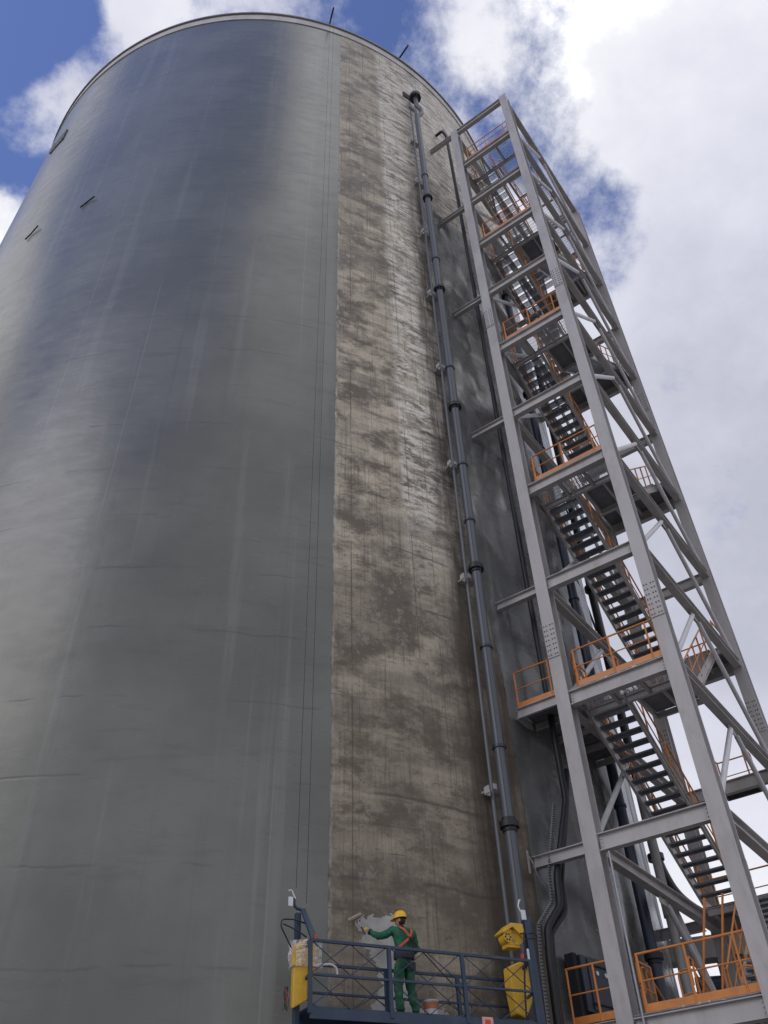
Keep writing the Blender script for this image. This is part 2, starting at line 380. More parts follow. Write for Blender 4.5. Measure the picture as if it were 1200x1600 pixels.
        if kind == 'coat_right':
            hsum = mth('ADD', hsum, mth('MULTIPLY', noise(.42, .22, 1.5, .45, off=(4, 2, 0), dist=.3), 18.0))
        hsum = mth('ADD', hsum, mth('MULTIPLY', noise(.5, .03, 3, .5, off=(8, 2, 0)), .9))
        hsum = mth('SUBTRACT', hsum, mth('MULTIPLY', joint, .15))
        bs, bd = .5, .03
        if kind == 'coat_right': bs, bd = 1.0, .05
    bp = N(t, 'ShaderNodeBump'); bp.inputs['Strength'].default_value = bs; bp.inputs['Distance'].default_value = bd
    L.new(hsum, bp.inputs['Height']); L.new(bp.outputs[0], b.inputs['Normal'])
    return m
M['bare'] = wall_material('bare_weathered_concrete', 'bare')
M['coat'] = wall_material('grey_sealing_coat', 'coat')
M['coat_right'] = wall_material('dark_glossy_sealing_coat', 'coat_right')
M['fresh'] = mat('fresh_pale_coat', (.42, .41, .37), .6, 0, .2, 2.5, .4, 20, dirt=(.22, .20, .17), dirt_amt=.8)

# ------------------------------------------------------------------ ground
g = MB(); g.v = [(-1500, -1500, 0), (1500, -1500, 0), (1500, 1500, 0), (-1500, 1500, 0)]; g.f = [(0, 1, 2, 3)]
tag(g.build('ground', M['yard']), kind='structure')

# ------------------------------------------------------------------ silo
silo = thing('concrete_silo', 'huge round concrete silo, grey coating left and a bare brown strip behind the painter', 'silo', (SCX, SCY, 0))
sb = V3((SCX, SCY, 0))
def wall_sheet(name, fs0, fs1, off, ns, material, h0=0, h1=57.15, dh=.5, inner=None):
    """curved wall skin between two edge functions of height, with real thickness at the side edges"""
    mb = MB(); uvs = []; nh = int((h1-h0)/dh)
    rows = []
    for i in range(nh+1):
        h = h0 + (h1-h0)*i/nh; a_, b_ = fs0(h), fs1(h); row = []
        cols = [a_ + (b_-a_)*j/ns for j in range(ns+1)]
        pts = [(c, off) for c in cols]
        if inner is not None: pts = [(a_, inner)] + pts + [(b_, inner)]
        for c, o_ in pts:
            row.append(len(mb.v)); mb.v.append(tuple(wp(c, h, o_)-sb)); uvs.append((c, h))
        rows.append(row)
    for i in range(nh):
        for j in range(len(rows[0])-1):
            mb.f.append((rows[i][j], rows[i][j+1], rows[i+1][j+1], rows[i+1][j]))
    o = mb.build(name, material, silo, smooth=True)
    uvl = o.data.uv_layers.new(name='UVMap')
    for lp in o.data.loops: uvl.data[lp.index].uv = uvs[lp.vertex_index]
    return o
rj = random.Random(3); jit = {}
def ragged(base, amp, key):
    def f(h):
        k = (key, round(h, 3))
        if k not in jit: jit[k] = rj.uniform(-amp, amp)*.4 + math.sin(h*1.3)*amp*.3 + (rj.uniform(-amp, amp)*1.8 if rj.random() < .12 else 0)
        return base(h) + jit[k]
    return f
left_edge = lambda h: 2.44
def right_edge(h):
    if h < 8: return 7.95
    if h < 14: return 7.95 - .1*(h-8)/6
    return 7.85 - .95*min(1, (h-14)/8)
# bare concrete drum (full circle), the coats stand 12 mm proud of it
circ = 2*PI*R
tag(wall_sheet('bare_concrete', lambda h: 2.0, lambda h: circ*.36, 0.0, 60, M['bare'], dh=1.0), 'bare weathered brown concrete strip')
tag(wall_sheet('sealing_coat', lambda h: -circ*.30, ragged(left_edge, .028, 'l'), .014, 120, M['coat'], dh=.12, inner=-.01), 'smooth grey sealing coat on the left of the bare strip')
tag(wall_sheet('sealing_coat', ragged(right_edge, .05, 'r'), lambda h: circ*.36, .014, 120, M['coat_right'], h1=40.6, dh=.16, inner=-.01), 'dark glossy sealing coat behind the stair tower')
wall_sheet('rear_wall', lambda h: circ*.355, lambda h: circ*.705, .004, 80, M['concrete'], dh=2)
# band of the eaves, coping, roof
mb = MB()
prof = [(R-.3, 57.12), (R+.06, 57.12), (R+.06, 57.86), (R-.3, 57.86)]
mb.lathe(prof, n=180); mb.build('eaves_band', M['cornice'], silo, smooth=True)
mb = MB(); mb.lathe([(R-.32, 57.863), (R+.15, 57.863), (R+.15, 58.02), (R-.32, 58.02)], n=180); mb.build('coping', M['cope'], silo, smooth=True)
mb = MB(); mb.lathe([(R-.1, 57.7), (R*.5, 58.6), (.01, 59.2)], n=96); mb.build('roof', M['concrete'], silo, smooth=True)
# small steelwork stuck on the coated face
def wall_l(s, h, a, b, c):
    m_ = MB(); m_.bar(wp(s, h, .06)-sb, wp(s+a, h+b, .12)-sb, .05, .06); m_.bar(wp(s, h, .06)-sb, wp(s-.22, h-c, .08)-sb, .05, .05)
    return m_
wall_l(-8.75, 37.35, .42, .18, .28).build('wall_bracket', M['cabinet_steel'], silo)
wall_l(-11.85, 37.2, .45, .25, .25).build('wall_bracket', M['cabinet_steel'], silo)
# louvred opening near the top left and square vent above the downpipe
mb = MB()
for (s0, s1, h0, h1) in ((-15.2, -14.0, 49.8, 51.0),):
    for k in range(6):
        hh = h0 + (h1-h0)*k/5
        for j in range(4):
            A = wp(s0+(s1-s0)*j/4, hh, .05)-sb; B = wp(s0+(s1-s0)*(j+1)/4, hh, .05)-sb; mb.bar(A, B, .03, .16)
    mb.bar(wp(s0, h0, .05)-sb, wp(s0, h1, .05)-sb, .08, .08); mb.bar(wp(s1, h0, .05)-sb, wp(s1, h1, .05)-sb, .08, .08)
o = mb.build('louvre_opening', M['deck'], silo)
mb = MB()
mb.box((0, 0, 0), (.5, .12, .55)); o = mb.build('wall_vent', M['cabinet_steel'], silo); p = wp(6.66, 53.0, 0)-sb; o.location = p; o.rotation_euler = (0, 0, PHI0+6.66/R+PI/2)
# fresh coat the painter is rolling on, built as a thin ragged skin
def inpoly(x, y, P):
    c = False; j = len(P)-1
    for i in range(len(P)):
        if (P[i][1] > y) != (P[j][1] > y) and x < (P[j][0]-P[i][0])*(y-P[i][1])/(P[j][1]-P[i][1])+P[i][0]: c = not c
        j = i
    return c
def patch(P, cell=.03):
    mb = MB(); uv = {}
    s0, s1 = min(p[0] for p in P), max(p[0] for p in P); h0, h1 = min(p[1] for p in P), max(p[1] for p in P)
    idx = {}
    def vid(i, j):
        if (i, j) not in idx: idx[(i, j)] = len(mb.v); mb.v.append(tuple(wp(s0+i*cell, h0+j*cell, .006)-sb))
        return idx[(i, j)]
    for i in range(int((s1-s0)/cell)+1):
        for j in range(int((h1-h0)/cell)+1):
            x, y = s0+(i+.5)*cell, h0+(j+.5)*cell
            x += .035*math.sin(y*23+x*5)+.02*math.sin(y*61); y += .03*math.sin(x*19)+.025*math.sin(x*47+1)
            if inpoly(x, y, P): mb.f.append((vid(i, j), vid(i+1, j), vid(i+1, j+1), vid(i, j+1)))
    return mb
patch([(3.02, 7.38), (3.17, 7.53), (3.26, 7.42), (3.34, 7.56), (3.45, 7.58), (3.55, 7.46), (3.72, 7.62), (3.86, 7.60), (4.05, 7.5), (4.2, 7.0), (4.3, 6.6), (4.2, 6.2), (4.4, 5.95),
       (5.0, 5.9), (5.4, 5.7), (6.0, 5.75), (6.2, 5.6), (6.2, 5.45), (3.4, 5.45), (3.35, 5.9), (3.56, 6.2), (3.46, 6.7), (3.15, 6.95), (3.18, 7.15)]).build('fresh_coat', M['fresh'], silo)

# ------------------------------------------------------------------ downpipes on the wall
def wall_pipe(name, label, s, off, h0, h1, r, material, flanges, couplings, cat='downpipe'):
    base = wp(s, h0, off); t_ = thing(name, label, cat, base)
    mb = MB(); mb.tube([(0, 0, 0), (0, 0, h1-h0)], r, 16); mb.build('pipe', material, t_, smooth=True)
    f0 = None
    for h in flanges:
        if f0 is None:
            m_ = MB(); m_.tube([(0, 0, -.07), (0, 0, .07)], r*1.6, 18); m_.tube([(0, 0, -.16), (0, 0, .16)], r*1.2, 18)
            f0 = m_.build('flange', M['black'], t_, smooth=True, loc=(0, 0, h-h0))
        else: inst(f0, loc=(0, 0, h-h0))
    c0 = None
    for h in couplings:
        if c0 is None:
            m_ = MB(); m_.tube([(0, 0, -.04), (0, 0, .04)], r*1.22, 18); c0 = m_.build('coupling', M['pipe_dark'], t_, smooth=True, loc=(0, 0, h-h0))
        else: inst(c0, loc=(0, 0, h-h0))
    return t_
PS, PO = 6.86, .45
pipe = wall_pipe('downpipe', 'blue grey downpipe with black flanges running down the bare strip', PS, PO, 4.0, 49.2, .145, M['pipe'], [9.9, 17.7, 25.1, 32.6, 40.4], [11.9, 19.6, 27.3, 34.9, 42.6, 14.9, 22.1])
pb = wp(PS, 4.0, PO)
M1 = MB()   # offset at the top and the hopper head
M1.tube(bend([wp(PS, 49.15, PO)-pb, wp(PS, 49.6, PO)-pb, wp(PS+.28, 50.2, PO+.1)-pb, wp(PS+.28, 50.7, PO+.1)-pb, wp(PS+.06, 51.2, PO)-pb, wp(PS+.06, 52.3, PO)-pb], .12), .13, 14)
M1.build('offset_bend', M['pipe'], pipe, smooth=True)
m_ = MB(); m_.tube([wp(PS-.32, 50.6, PO-.1)-pb, wp(PS-.05, 50.25, PO)-pb, wp(PS-.02, 49.7, PO)-pb], .09, 10); m_.build('branch', M['pipe'], pipe, smooth=True)
m_ = MB(); m_.tube([(0, 0, 0), (0, 0, .28)], .33, 20); o = m_.build('hopper_head', M['black'], pipe, smooth=True); o.location = wp(PS+.05, 52.15, PO)-pb
cond = thing('conduit', 'thin grey conduit on bolted brackets left of the flanged downpipe', 'conduit', wp(6.58, 4.0, .3)); cb = wp(6.58, 4.0, .3)
m_ = MB(); m_.tube([(0, 0, 0), (0, 0, 47.6)], .045, 8); m_.build('pipe', M['pipe'], cond, smooth=True)
br0 = None; m_ = MB()
m_.box((-.13, .03, -.06), (.16, .04, .16)); m_.box((.08, -.02, .12), (.15, .03, .14)); m_.box((.40, .0, .05), (.05, .05, .22)); m_.box((.15, .16, .02), (.5, .22, .04)); m_.box((-.2, -.04, -.04), (.03, .16, .18))
for h in (10.75, 17.3, 22.1, 27.3, 32.2, 37.1, 42.0, 46.6):
    if br0 is None: br0 = m_.build('wall_bracket', M['steel'], cond, loc=(0, 0, h-4.0)); br0.rotation_euler = (0, 0, PHI0+6.6/R+PI/2)
    else: inst(br0, loc=(0, 0, h-4.0), rot=br0.rotation_euler)
# dark blue pipes at the right of the silo
bp1 = wall_pipe('downpipe', 'dark blue riser pipe against the glossy silo face, seen through the stair tower', 12.28, .4, 3, 44, .15, M['pipe_dark'], [8, 15.5, 23, 30.5, 38], [12, 19.4, 27])
rz = thing('riser_pipe', 'black riser pipe beside the silo edge sweeping right at its foot', 'pipe', (8.86, 30.02, 9.5)); rb = V3((8.86, 30.02, 9.5))
m_ = MB(); pts = [V3((8.86, 30.02, 40)), V3((8.86, 30.02, 12.6)), V3((9.2, 29.9, 11.3)), V3((10.2, 29.55, 10.35)), V3((13.0, 28.7, 9.6))]
m_.tube([p-rb for p in bend(pts, 1.2, 8)], .17, 14); m_.build('pipe', M['black'], rz, smooth=True)
f0 = None
for h in (12.7, 19.5, 24.3, 30, 36):
    if f0 is None:
        m2 = MB(); m2.tube([(0, 0, -.1), (0, 0, .1)], .28, 16); f0 = m2.build('flange', M['black'], rz, smooth=True, loc=(0, 0, h-9.5))
    else: inst(f0, loc=(0, 0, h-9.5))
for h in (16, 22.2, 28.5, 35):
    m2 = MB(); m2.bar(wp(14.9, h, 0)-rb, V3((8.7, 30.1, h))-rb, .08, .1); m2.build('standoff', M['pipe_dark'], rz)
# black drain pipe and cable tray running down behind the left column
blk = thing('drain_pipe', 'black drain pipe with an elbow top running down behind the left tower column', 'pipe', wp(8.88, 5.0, .6)); bb = wp(8.88, 5.0, .6)
def P_(s, h, o_): return wp(s, h, o_)-bb
m_ = MB(); m_.tube(bend([P_(8.6, 50.35, .05), P_(8.68, 50.35, .5), P_(8.84, 49.7, .6), P_(8.88, 44, .6), P_(8.88, 11.0, .6), P_(8.15, 8.95, .5), P_(8.1, 8.3, .5), P_(7.56, 7.72, .5), P_(7.48, 7.0, .5), P_(7.4, 4.2, .5)], .15, 5), .085, 10)
m_.build('pipe', M['black'], blk, smooth=True)
m_ = MB(); m_.tube(bend([P_(9.3, 12, .5), P_(8.98, 10.9, .5), P_(8.40, 8.95, .4), P_(8.37, 8.25, .4), P_(7.75, 7.66, .4), P_(7.68, 7.0, .4), P_(7.6, 4.2, .4)], .15, 5), .075, 10)
m_.build('sleeve', M['black'], blk, smooth=True)
tray = thing('cable_tray', 'perforated metal cable tray kinking down the wall beside the gondola', 'cable tray', wp(7.9, 5, .3)); tb = wp(7.9, 5, .3)
pts = [(8.62, 10.9), (8.0, 9.0), (7.95, 8.35), (7.38, 7.75), (7.32, 7.1), (7.24, 4.2)]
m_ = MB(); rg_ = MB()
for (a_, b_) in zip(pts[:-1], pts[1:]):
    A, B = wp(a_[0]-.02, a_[1], .42)-tb, wp(b_[0]-.02, b_[1], .42)-tb
    nrm = wp(8, 0, 1)-wp(8, 0, 0)
    m_.bar(A, B, .10, .012, up=nrm)
    n_ = max(2, int((B-A).length/.07))
    for k in range(n_):
        q = A.lerp(B, (k+.5)/n_); rg_.bar(q+nrm*.016-V3((.035, .015, 0)), q+nrm*.016+V3((.035, .015, 0)), .018, .014, up=nrm)
m_.build('tray_back', M['galv_tray'], tray); tag(rg_.build('rungs', M['black'], tray), kind='stuff')
loopc = thing('cable', 'thin grey cable looping out beside the lowest wall strut', 'cable', wp(8.0, 9, .2)); lb = wp(8.0, 9, .2)
m_ = MB(); m_.tube(bend([wp(7.75, 9.55, .05)-lb, wp(7.72, 9.3, .2)-lb, wp(7.8, 8.9, .25)-lb, wp(7.95, 8.75, .3)-lb, wp(8.05, 8.4, .35)-lb], .1), .014, 6); m_.build('wire', M['galv_tray'], loopc, smooth=True)
# cabinet
cabp = wp(9.2, 6.2, .1); cab = thing('control_cabinet', 'dark blue control cabinet with two round dials under the tower handrail', 'cabinet', cabp, (0, 0, PHI0+9.2/R+PI/2))
MB().box((0, -.14, .6), (1.15, .3, 1.15)).build('case', M['cabinet'], cab, bevel=.01)
MB().box((.05, -.305, .6), (.8, .02, 1.05)).build('door', M['cabinet'], cab)
MB().box((-.68, -.1, .55), (.14, .24, 1.3)).build('side_duct', M['cabinet_steel'], cab)
d0 = MB().tube([(0, 0, 0), (0, -.02, 0)], .05, 16).build('dial', M['white'], cab, loc=(-.05, -.318, .85)); inst(d0, loc=(.28, -.318, .85))
for z in (.2, 1.0): MB().box((.05, -.33, z), (.85, .03, .03)).build('rail', M['cabinet_steel'], cab)

# ------------------------------------------------------------------ stair tower
TH = -.6157941
T0 = V3((4.345, 20.22, 0))
tw = thing('stair_tower', 'tall grey steel stair tower with orange handrails tied to the silo', 'stair tower', T0, (0, 0, TH))
UC = (.19, 3.225); VC = (.20, 8.12); CW, CD = .37, .40
LV = [1.6, 5.4] + [5.4 + 3.81*k for k in range(1, 12)]      # bottom of each ring of beams, up to 47.3
TOP = 47.8
# columns
col0 = None
for u in UC:
    for v in VC:
        if col0 is None:
            m_ = MB(); tf = .028
            m_.box((0, -CD/2+tf/2, TOP/2), (CW, tf, TOP)); m_.box((0, CD/2-tf/2, TOP/2), (CW, tf, TOP)); m_.box((0, 0, TOP/2), (.018, CD-2*tf, TOP))
            col0 = m_.build('column', M['steel'], tw, loc=(u, v, 0))
        else: inst(col0, loc=(u, v, 0))
# splice plates with bolts
SPL = (15.1, 30.5)
def bolts(w, h, rows, r=.017):
    m = MB()
    for cx in (-w*.36, -w*.16, w*.16, w*.36)[0:4:1]:
        for k in range(rows):
            z = -h/2 + .08 + (h-.16)*k/(rows-1); m.tube([(cx, 0, z), (cx, -.022, z)], r, 6)
    return m
sp0 = bt0 = None
for h in SPL:
    for u in UC:
        for v, sg in ((VC[0]-CD/2-.012, 1), (VC[1]-CD/2-.012, 1)):
            if sp0 is None:
                m_ = MB(); m_.box((0, 0, 0), (CW-.01, .022, 1.12)); sp0 = m_.build('splice_plate', M['steel'], tw, loc=(u, v, h))
                bt0 = tag(bolts(CW, 1.12, 7).build('bolts', M['black'], sp0, loc=(0, -.011, 0)), kind='stuff')
            else:
                c = inst(sp0, loc=(u, v, h)); b_ = inst(bt0, parent=c, loc=(0, -.011, 0))
BH = .40
def level_beams(h):
    z = h + BH/2
    u0, u1 = UC[0]+CW/2, UC[1]-CW/2; v0, v1 = VC[0]+CD/2, VC[1]-CD/2
    MB().ibeam((u0, .13, z), (u1, .13, z), BH, .20).build('beam', M['steel'], tw)
    MB().ibeam((u0, VC[1], z), (u1, VC[1], z), BH, .20).build('beam', M['steel'], tw)
    for u in UC: MB().ibeam((u, v0, z), (u, v1, z), BH-.08, .24).build('beam', M['steel'], tw)
    for u in (u0+.012, u1-.012):        # end cleats with bolts
        c = MB().box((u + (.04 if u < 1.5 else -.04), .118, z), (.09, .012, BH-.1)).build('cleat', M['steel'], tw)
        m = MB()
        for k in (-1, 0, 1): m.tube([(u + (.05 if u < 1.5 else -.05), .11, z+k*.09), (u + (.05 if u < 1.5 else -.05), .09, z+k*.09)], .016, 6)
        tag(m.build('bolts', M['steel'], c), kind='stuff')
for h in LV: level_beams(h)
# chevron bracing on the two long sides and the back
def brace(p0, p1, r=.075, m=M['brace']):
    p0, p1 = V3(p0), V3(p1); d = (p1-p0).normalized()
    o = MB().tube([p0+d*.16, p1-d*.16], r, 12).build('brace', m, tw, smooth=True)
    for q, e_ in ((p0, 1), (p1, -1)): MB().bar(q-d*.02*e_, q+d*e_*.28, .16, .016, up=(1, 0, 0)).build('gusset', M['steel'], o)
vm = (VC[0]+VC[1])/2 - .1
for i in range(len(LV)-1):
    h0, h1 = LV[i]+BH, LV[i+1]
    if i == 0: h0 = LV[0]+BH
    for u in UC:
        if not (i == 1 and u < 1): brace((u, VC[0]+.2, h0+.02), (u, vm-.12, h1-.02))
        brace((u, VC[1]-.2, h0+.02), (u, vm+.12, h1-.02), .07)
    MB().bar((UC[0], vm-.3, h1-.09), (UC[0], vm+.3, h1-.09), .016, .16).build('gusset', M['steel'], tw)
    MB().bar((UC[1], vm-.3, h1-.09), (UC[1], vm+.3, h1-.09), .016, .16).build('gusset', M['steel'], tw)
for u in UC:
    for v in VC: MB().box((u, v, .02), (.7, .7, .04)).build('base_plate', M['steel'], tw)
# wall struts
for k, h in enumerate(LV):
    if k in (2, 4, 6, 8, 10, 12):
        z = h + .17
        MB().ibeam((-1.37, .13, z), (.0, .13, z), .28, .18).build('wall_strut', M['steel'], tw)
        MB().ibeam((-3.2, VC[1]-.6, z), (.0, VC[1]-.6, z), .28, .18).build('wall_strut', M['steel'], tw)
        MB().box((-1.44, .16, z), (.03, .5, .55)).build('wall_plate', M['steel'], tw)
# pieces for stairs
RAILH = 1.1
TR, TW_ = 18, 1.02
v_f, v_b = 1.25, 6.95
def tread_mesh():
    m = MB(); w = TW_; d = .27
    for k in range(8): y = -d/2 + d*k/7; m.box((0, y, -.015), (w, .007, .034))
    m.box((0, -d/2-.012, -.018), (w, .022, .05)); m.box((-w/2+.004, 0, -.02), (.008, d, .07)); m.box((w/2-.004, 0, -.02), (.008, d, .07))
    for k in range(5): m.box((-w/2+w*(k+1)/6, 0, -.012), (.007, d, .02))
    return m
tread0 = None
posts = {}
def post(parent, p, h=RAILH):
    key = round(h, 2)
    if key not in posts:
        posts[key] = MB().tube([(0, 0, 0), (0, 0, h)], .026, 8).build('post', M['orange'], parent, smooth=True, loc=p)
        return posts[key]
    return inst(posts[key], parent=parent, loc=p)
def rail(pts, posts_at, name='handrail', loop=True, toe=True, hgt=RAILH):
    """top rail + knee rail following pts (deck level), toe board, posts"""
    pts = [V3(p) for p in pts]
    m = MB(); up = V3((0, 0, 1))
    m.tube(bend([p+up*hgt for p in pts], .09, 3), .025, 8); m.tube(bend([p+up*hgt*.53 for p in pts], .09, 3), .017, 8)
    o = m.build(name, M['orange'], tw, smooth=True)
    for p in posts_at: post(o, V3(p), hgt)
    if toe:
        t_ = MB()
        for a_, b_ in zip(pts[:-1], pts[1:]): t_.bar(a_+up*.085, b_+up*.085, .008, .15)
        t_.build('toe_board', M['orange'], o)
    return o
def spread(a_, b_, n): a_, b_ = V3(a_), V3(b_); return [a_.lerp(b_, k/(n-1)) for k in range(n)]
def flight(u, z_top, z_bot, sides, v_f=1.25):
    """sloped flight between v_f (one end) and v_b (other end); z at v_f, z at v_b"""
    global tread0
    zf, zb = z_top, z_bot
    m = MB()
    for s_ in (-1, 1):
        x = u + s_*(TW_/2+.02); m.chan((x, v_f-.12, zf-.02+.12*(zf-zb)/(v_b-v_f)*0-.05), (x, v_b+.12, zb-.05), .27, .07, side=s_)
    fl = m.build('stair_flight', M['steel'], tw)
    for k in range(TR):
        f = (k+1)/(TR+1); v = v_f+(v_b-v_f)*f; z = zf+(zb-zf)*f
        if tread0 is None: tread0 = tread_mesh().build('tread', M['tread'], fl, loc=(u, v, z))
        else: inst(tread0, parent=fl, loc=(u, v, z))
    for s_ in sides:
        x = u + s_*(TW_/2+.03); A, B = V3((x, v_f, zf)), V3((x, v_b, zb))
        if True:
            m = MB(); up = V3((0, 0, 1))
            ends = [A+V3((0, -.25, .55)), A+V3((0, -.25, RAILH)), A+up*RAILH, B+up*RAILH, B+V3((0, .25, RAILH)), B+V3((0, .25, .55))]
            m.tube(bend(ends, .1, 3), .025, 8); m.tube([A+up*.55, B+up*.55], .017, 8)
            o = m.build('handrail', M['orange'], tw, smooth=True)
            for p in spread(A, B, 6): post(o, p)
gr0 = {}
def grating(key, u0, u1, v0, v1, parent, z):
    if key not in gr0:
        m = MB(); n = int((u1-u0)/.038)
        for k in range(n+1): m.box((u0+(u1-u0)*k/n, (v0+v1)/2, -.018), (.007, v1-v0, .034))
        n = int((v1-v0)/.15)
        for k in range(n+1): m.box(((u0+u1)/2, v0+(v1-v0)*k/max(1, n), -.006), (u1-u0, .008, .012))
        gr0[key] = tag(m.build('grating', M['grate'], parent, loc=(0, 0, z)), kind='stuff'); return gr0[key]
    return inst(gr0[key], parent=parent, loc=(0, 0, z))
ua, ub = .92, 2.28
uL, uR = UC[0]+CW/2, UC[1]-CW/2
for i, h in enumerate(LV[:-1]):
    z = h+BH+.05
    if i == 0: 
        pass
    front = (i % 2 == 1)
    if front:
        m = MB(); m.ibeam((uL, v_f, z-.16), (uR, v_f, z-.16), .2, .1); m.ibeam((uL+.9, .25, z-.16), (uL+.9, v_f-.06, z-.16), .16, .08); m.ibeam((uR-.9, .25, z-.16), (uR-.9, v_f-.06, z-.16), .16, .08)
        ld = m.build('landing', M['steel'], tw); grating('front', uL+.02, uR-.02, .06, v_f+.02, ld, z)
        if i < 11:
            MB().box(((1.70+uR)/2, (v_f+2.62)/2+.03, z-.03), (uR-1.72, 2.62-v_f-.05, .03)).build('deck_plate', M['deck'], ld)
            m = MB(); m.ibeam((1.72, v_f+.06, z-.14), (1.72, 2.62, z-.14), .16, .08); m.ibeam((1.72, 2.66, z-.14), (uR, 2.66, z-.14), .16, .08); m.ibeam((2.4, v_f+.06, z-.12), (2.4, 2.6, z-.12), .12, .06); m.build('landing_frame', M['steel'], tw)
        else:
            grating('side', 1.72, uR-.02, v_f+.06, VC[1]-.1, ld, z)
            m = MB(); m.ibeam((1.70, v_f+.06, z-.14), (1.70, VC[1]-.1, z-.14), .16, .08)
            for q in range(1, 6): m.ibeam((1.74, v_f+1.1*q, z-.12), (uR, v_f+1.1*q, z-.12), .12, .06)
            m.build('landing_frame', M['steel'], tw)
            rail([(1.72, v_f+.3, z), (1.72, VC[1]-.15, z)], spread((1.72, v_f+.3, z), (1.72, VC[1]-.15, z), 5))
            rail([(uR-.04, v_f+.1, z), (uR-.04, VC[1]-.3, z)], spread((uR-.04, v_f+.3, z), (uR-.04, VC[1]-.4, z), 5))
        rail([(uL+.30, .08, z), (uR+.02, .08, z)], spread((uL+.32, .08, z), (uR-.25, .08, z), 3 if h > 6 else 3))
        rail([(uL+.30, .10, z), (uL+.12, .4, z), (uL+.12, v_f, z)], [(uL+.12, v_f, z), (uL+.12, .5, z)], toe=False)
        rail([(uR-.05, .15, z), (uR-.05, v_f, z)], [(uR-.05, .2, z), (uR-.05, v_f, z)], toe=False)
    else:
        m = MB(); m.ibeam((uL, v_b, z-.16), (uR, v_b, z-.16), .2, .1)
        for q in (.25, .5, .75): m.ibeam((uL+(uR-uL)*q, v_b+.06, z-.16), (uL+(uR-uL)*q, VC[1]-.12, z-.16), .16, .08)
        ld = m.build('landing', M['steel'], tw); MB().box(((uL+uR)/2, (v_b+VC[1]+.08)/2, z-.03), (uR-uL-.02, VC[1]-v_b+.1, .03)).build('deck_plate', M['deck'], ld)
        rail([(uL, v_b+.1, z), (uL, VC[1]+.08, z), (uR, VC[1]+.08, z), (uR, v_b+.1, z)], [(uL, v_b+.1, z), (uL, VC[1]+.08, z), (uL+.85, VC[1]+.08, z), (uR-.85, VC[1]+.08, z), (uR, VC[1]+.08, z), (uR, v_b+.1, z)])
for i in range(1, len(LV)-1):
    z = LV[i]+BH+.05; zb = LV[i-1]+BH+.05
    if i % 2 == 1: flight(ub, z, zb, (-1, 1)) if False else flight(ua, z, zb, (-1, 1))      # front landing down to the back landing
    else: flight(ub, zb, z, (-1, 1), 2.6)
# small projecting platform at the back at 13 m
z = LV[3]+.45
m = MB(); m.chan((1.3, VC[1]+.1, z-.1), (1.3, VC[1]+1.1, z-.1), .2, .07); m.chan((2.4, VC[1]+.1, z-.1), (2.4, VC[1]+1.1, z-.1), .2, .07); m.chan((1.3, VC[1]+1.1, z-.1), (2.4, VC[1]+1.1, z-.1), .2, .07); m.box((1.85, VC[1]+.6, z-.03), (1.1, 1.0, .02))
ld = m.build('landing', M['deck'], tw)
rail([(1.3, VC[1]+.1, z), (1.3, VC[1]+1.1, z), (2.4, VC[1]+1.1, z), (2.4, VC[1]+.1, z)], [(1.3, VC[1]+.15, z), (1.3, VC[1]+1.1, z), (2.4, VC[1]+1.1, z), (2.4, VC[1]+.15, z)], toe=False)
# walkways from the tower to the silo at 5.4 and 13 m
for i, vend in ((1, 1.6), (3, 4.2)):
    h = LV[i]; z = h+BH+.05; u0 = -1.18
    m = MB(); m.chan((u0, .05, h+.27), (.0, .05, h+.27), .30, .09, side=1); m.chan((u0, .05, h+.27), (u0-.15, vend, h+.27), .24, .07, side=-1)
    n_ = int(vend/.85)
    for k in range(1, n_+1): m.chan((u0-.02, vend*k/n_, h+.29), (.0, vend*k/n_, h+.29), .18, .06)
    wk = m.build('walkway', M['steel'], tw)
    m = MB(); n_ = int(vend/.3)
    for k in range(n_): m.box(((u0)/2-.02, .06+(vend-.06)*(k+.5)/n_, z-.025), (-u0-.02, (vend-.06)/n_-.012, .012))
    tag(m.build('deck_plate', M['deck'], wk), kind='stuff')
    if i == 3: rail([(.0, .06, z), (u0+.03, .06, z)], [(u0+.05, .06, z), (-.08, .06, z)])
    else: rail([(.0, .06, z), (u0+.2, .06, z)], [(u0+.22, .06, z), (-.32, .06, z)])
# extra rails on the lower deck: gate hoops by the stair head
z = LV[1]+BH+.05
for (u, v, l) in ((1.0, 1.5, 1.1), (2.1, 2.2, 1.2)):
    m = MB(); m.tube(bend([(u, v, z), (u, v, z+1.0), (u+.35, v, z+1.0), (u+.35, v+l, z+.2), (u+.35, v+l, z-.1)], .14, 4), .021, 8); m.tube(bend([(u, v, z+.5), (u+.3, v, z+.55), (u+.35, v+l*.6, z+.2)], .1, 3), .018, 8)
    m.build('hoop_rail', M['orange'], tw, smooth=True)
# diagonal orange handrail of the flight that passes outside the near column
m = MB()
for u in (2.35, 2.75):
    m.tube([(u, .35, z+1.95), (u-.55, .45, z+.25)], .025, 8)
m.build('handrail', M['orange'], tw, smooth=True)
# small top-level pieces on the tower
vp = thing('vent_pipe', 'thin pale metal pipe clipped beside the left tower column', 'pipe', T0 + V3((.5, -.3, 0)), (0, 0, 0))
m = MB(); m.tube([(0, 0, 3), (0, 0, 9.15)], .028, 8); m.build('pipe', M['galv_tray'], vp, smooth=True)

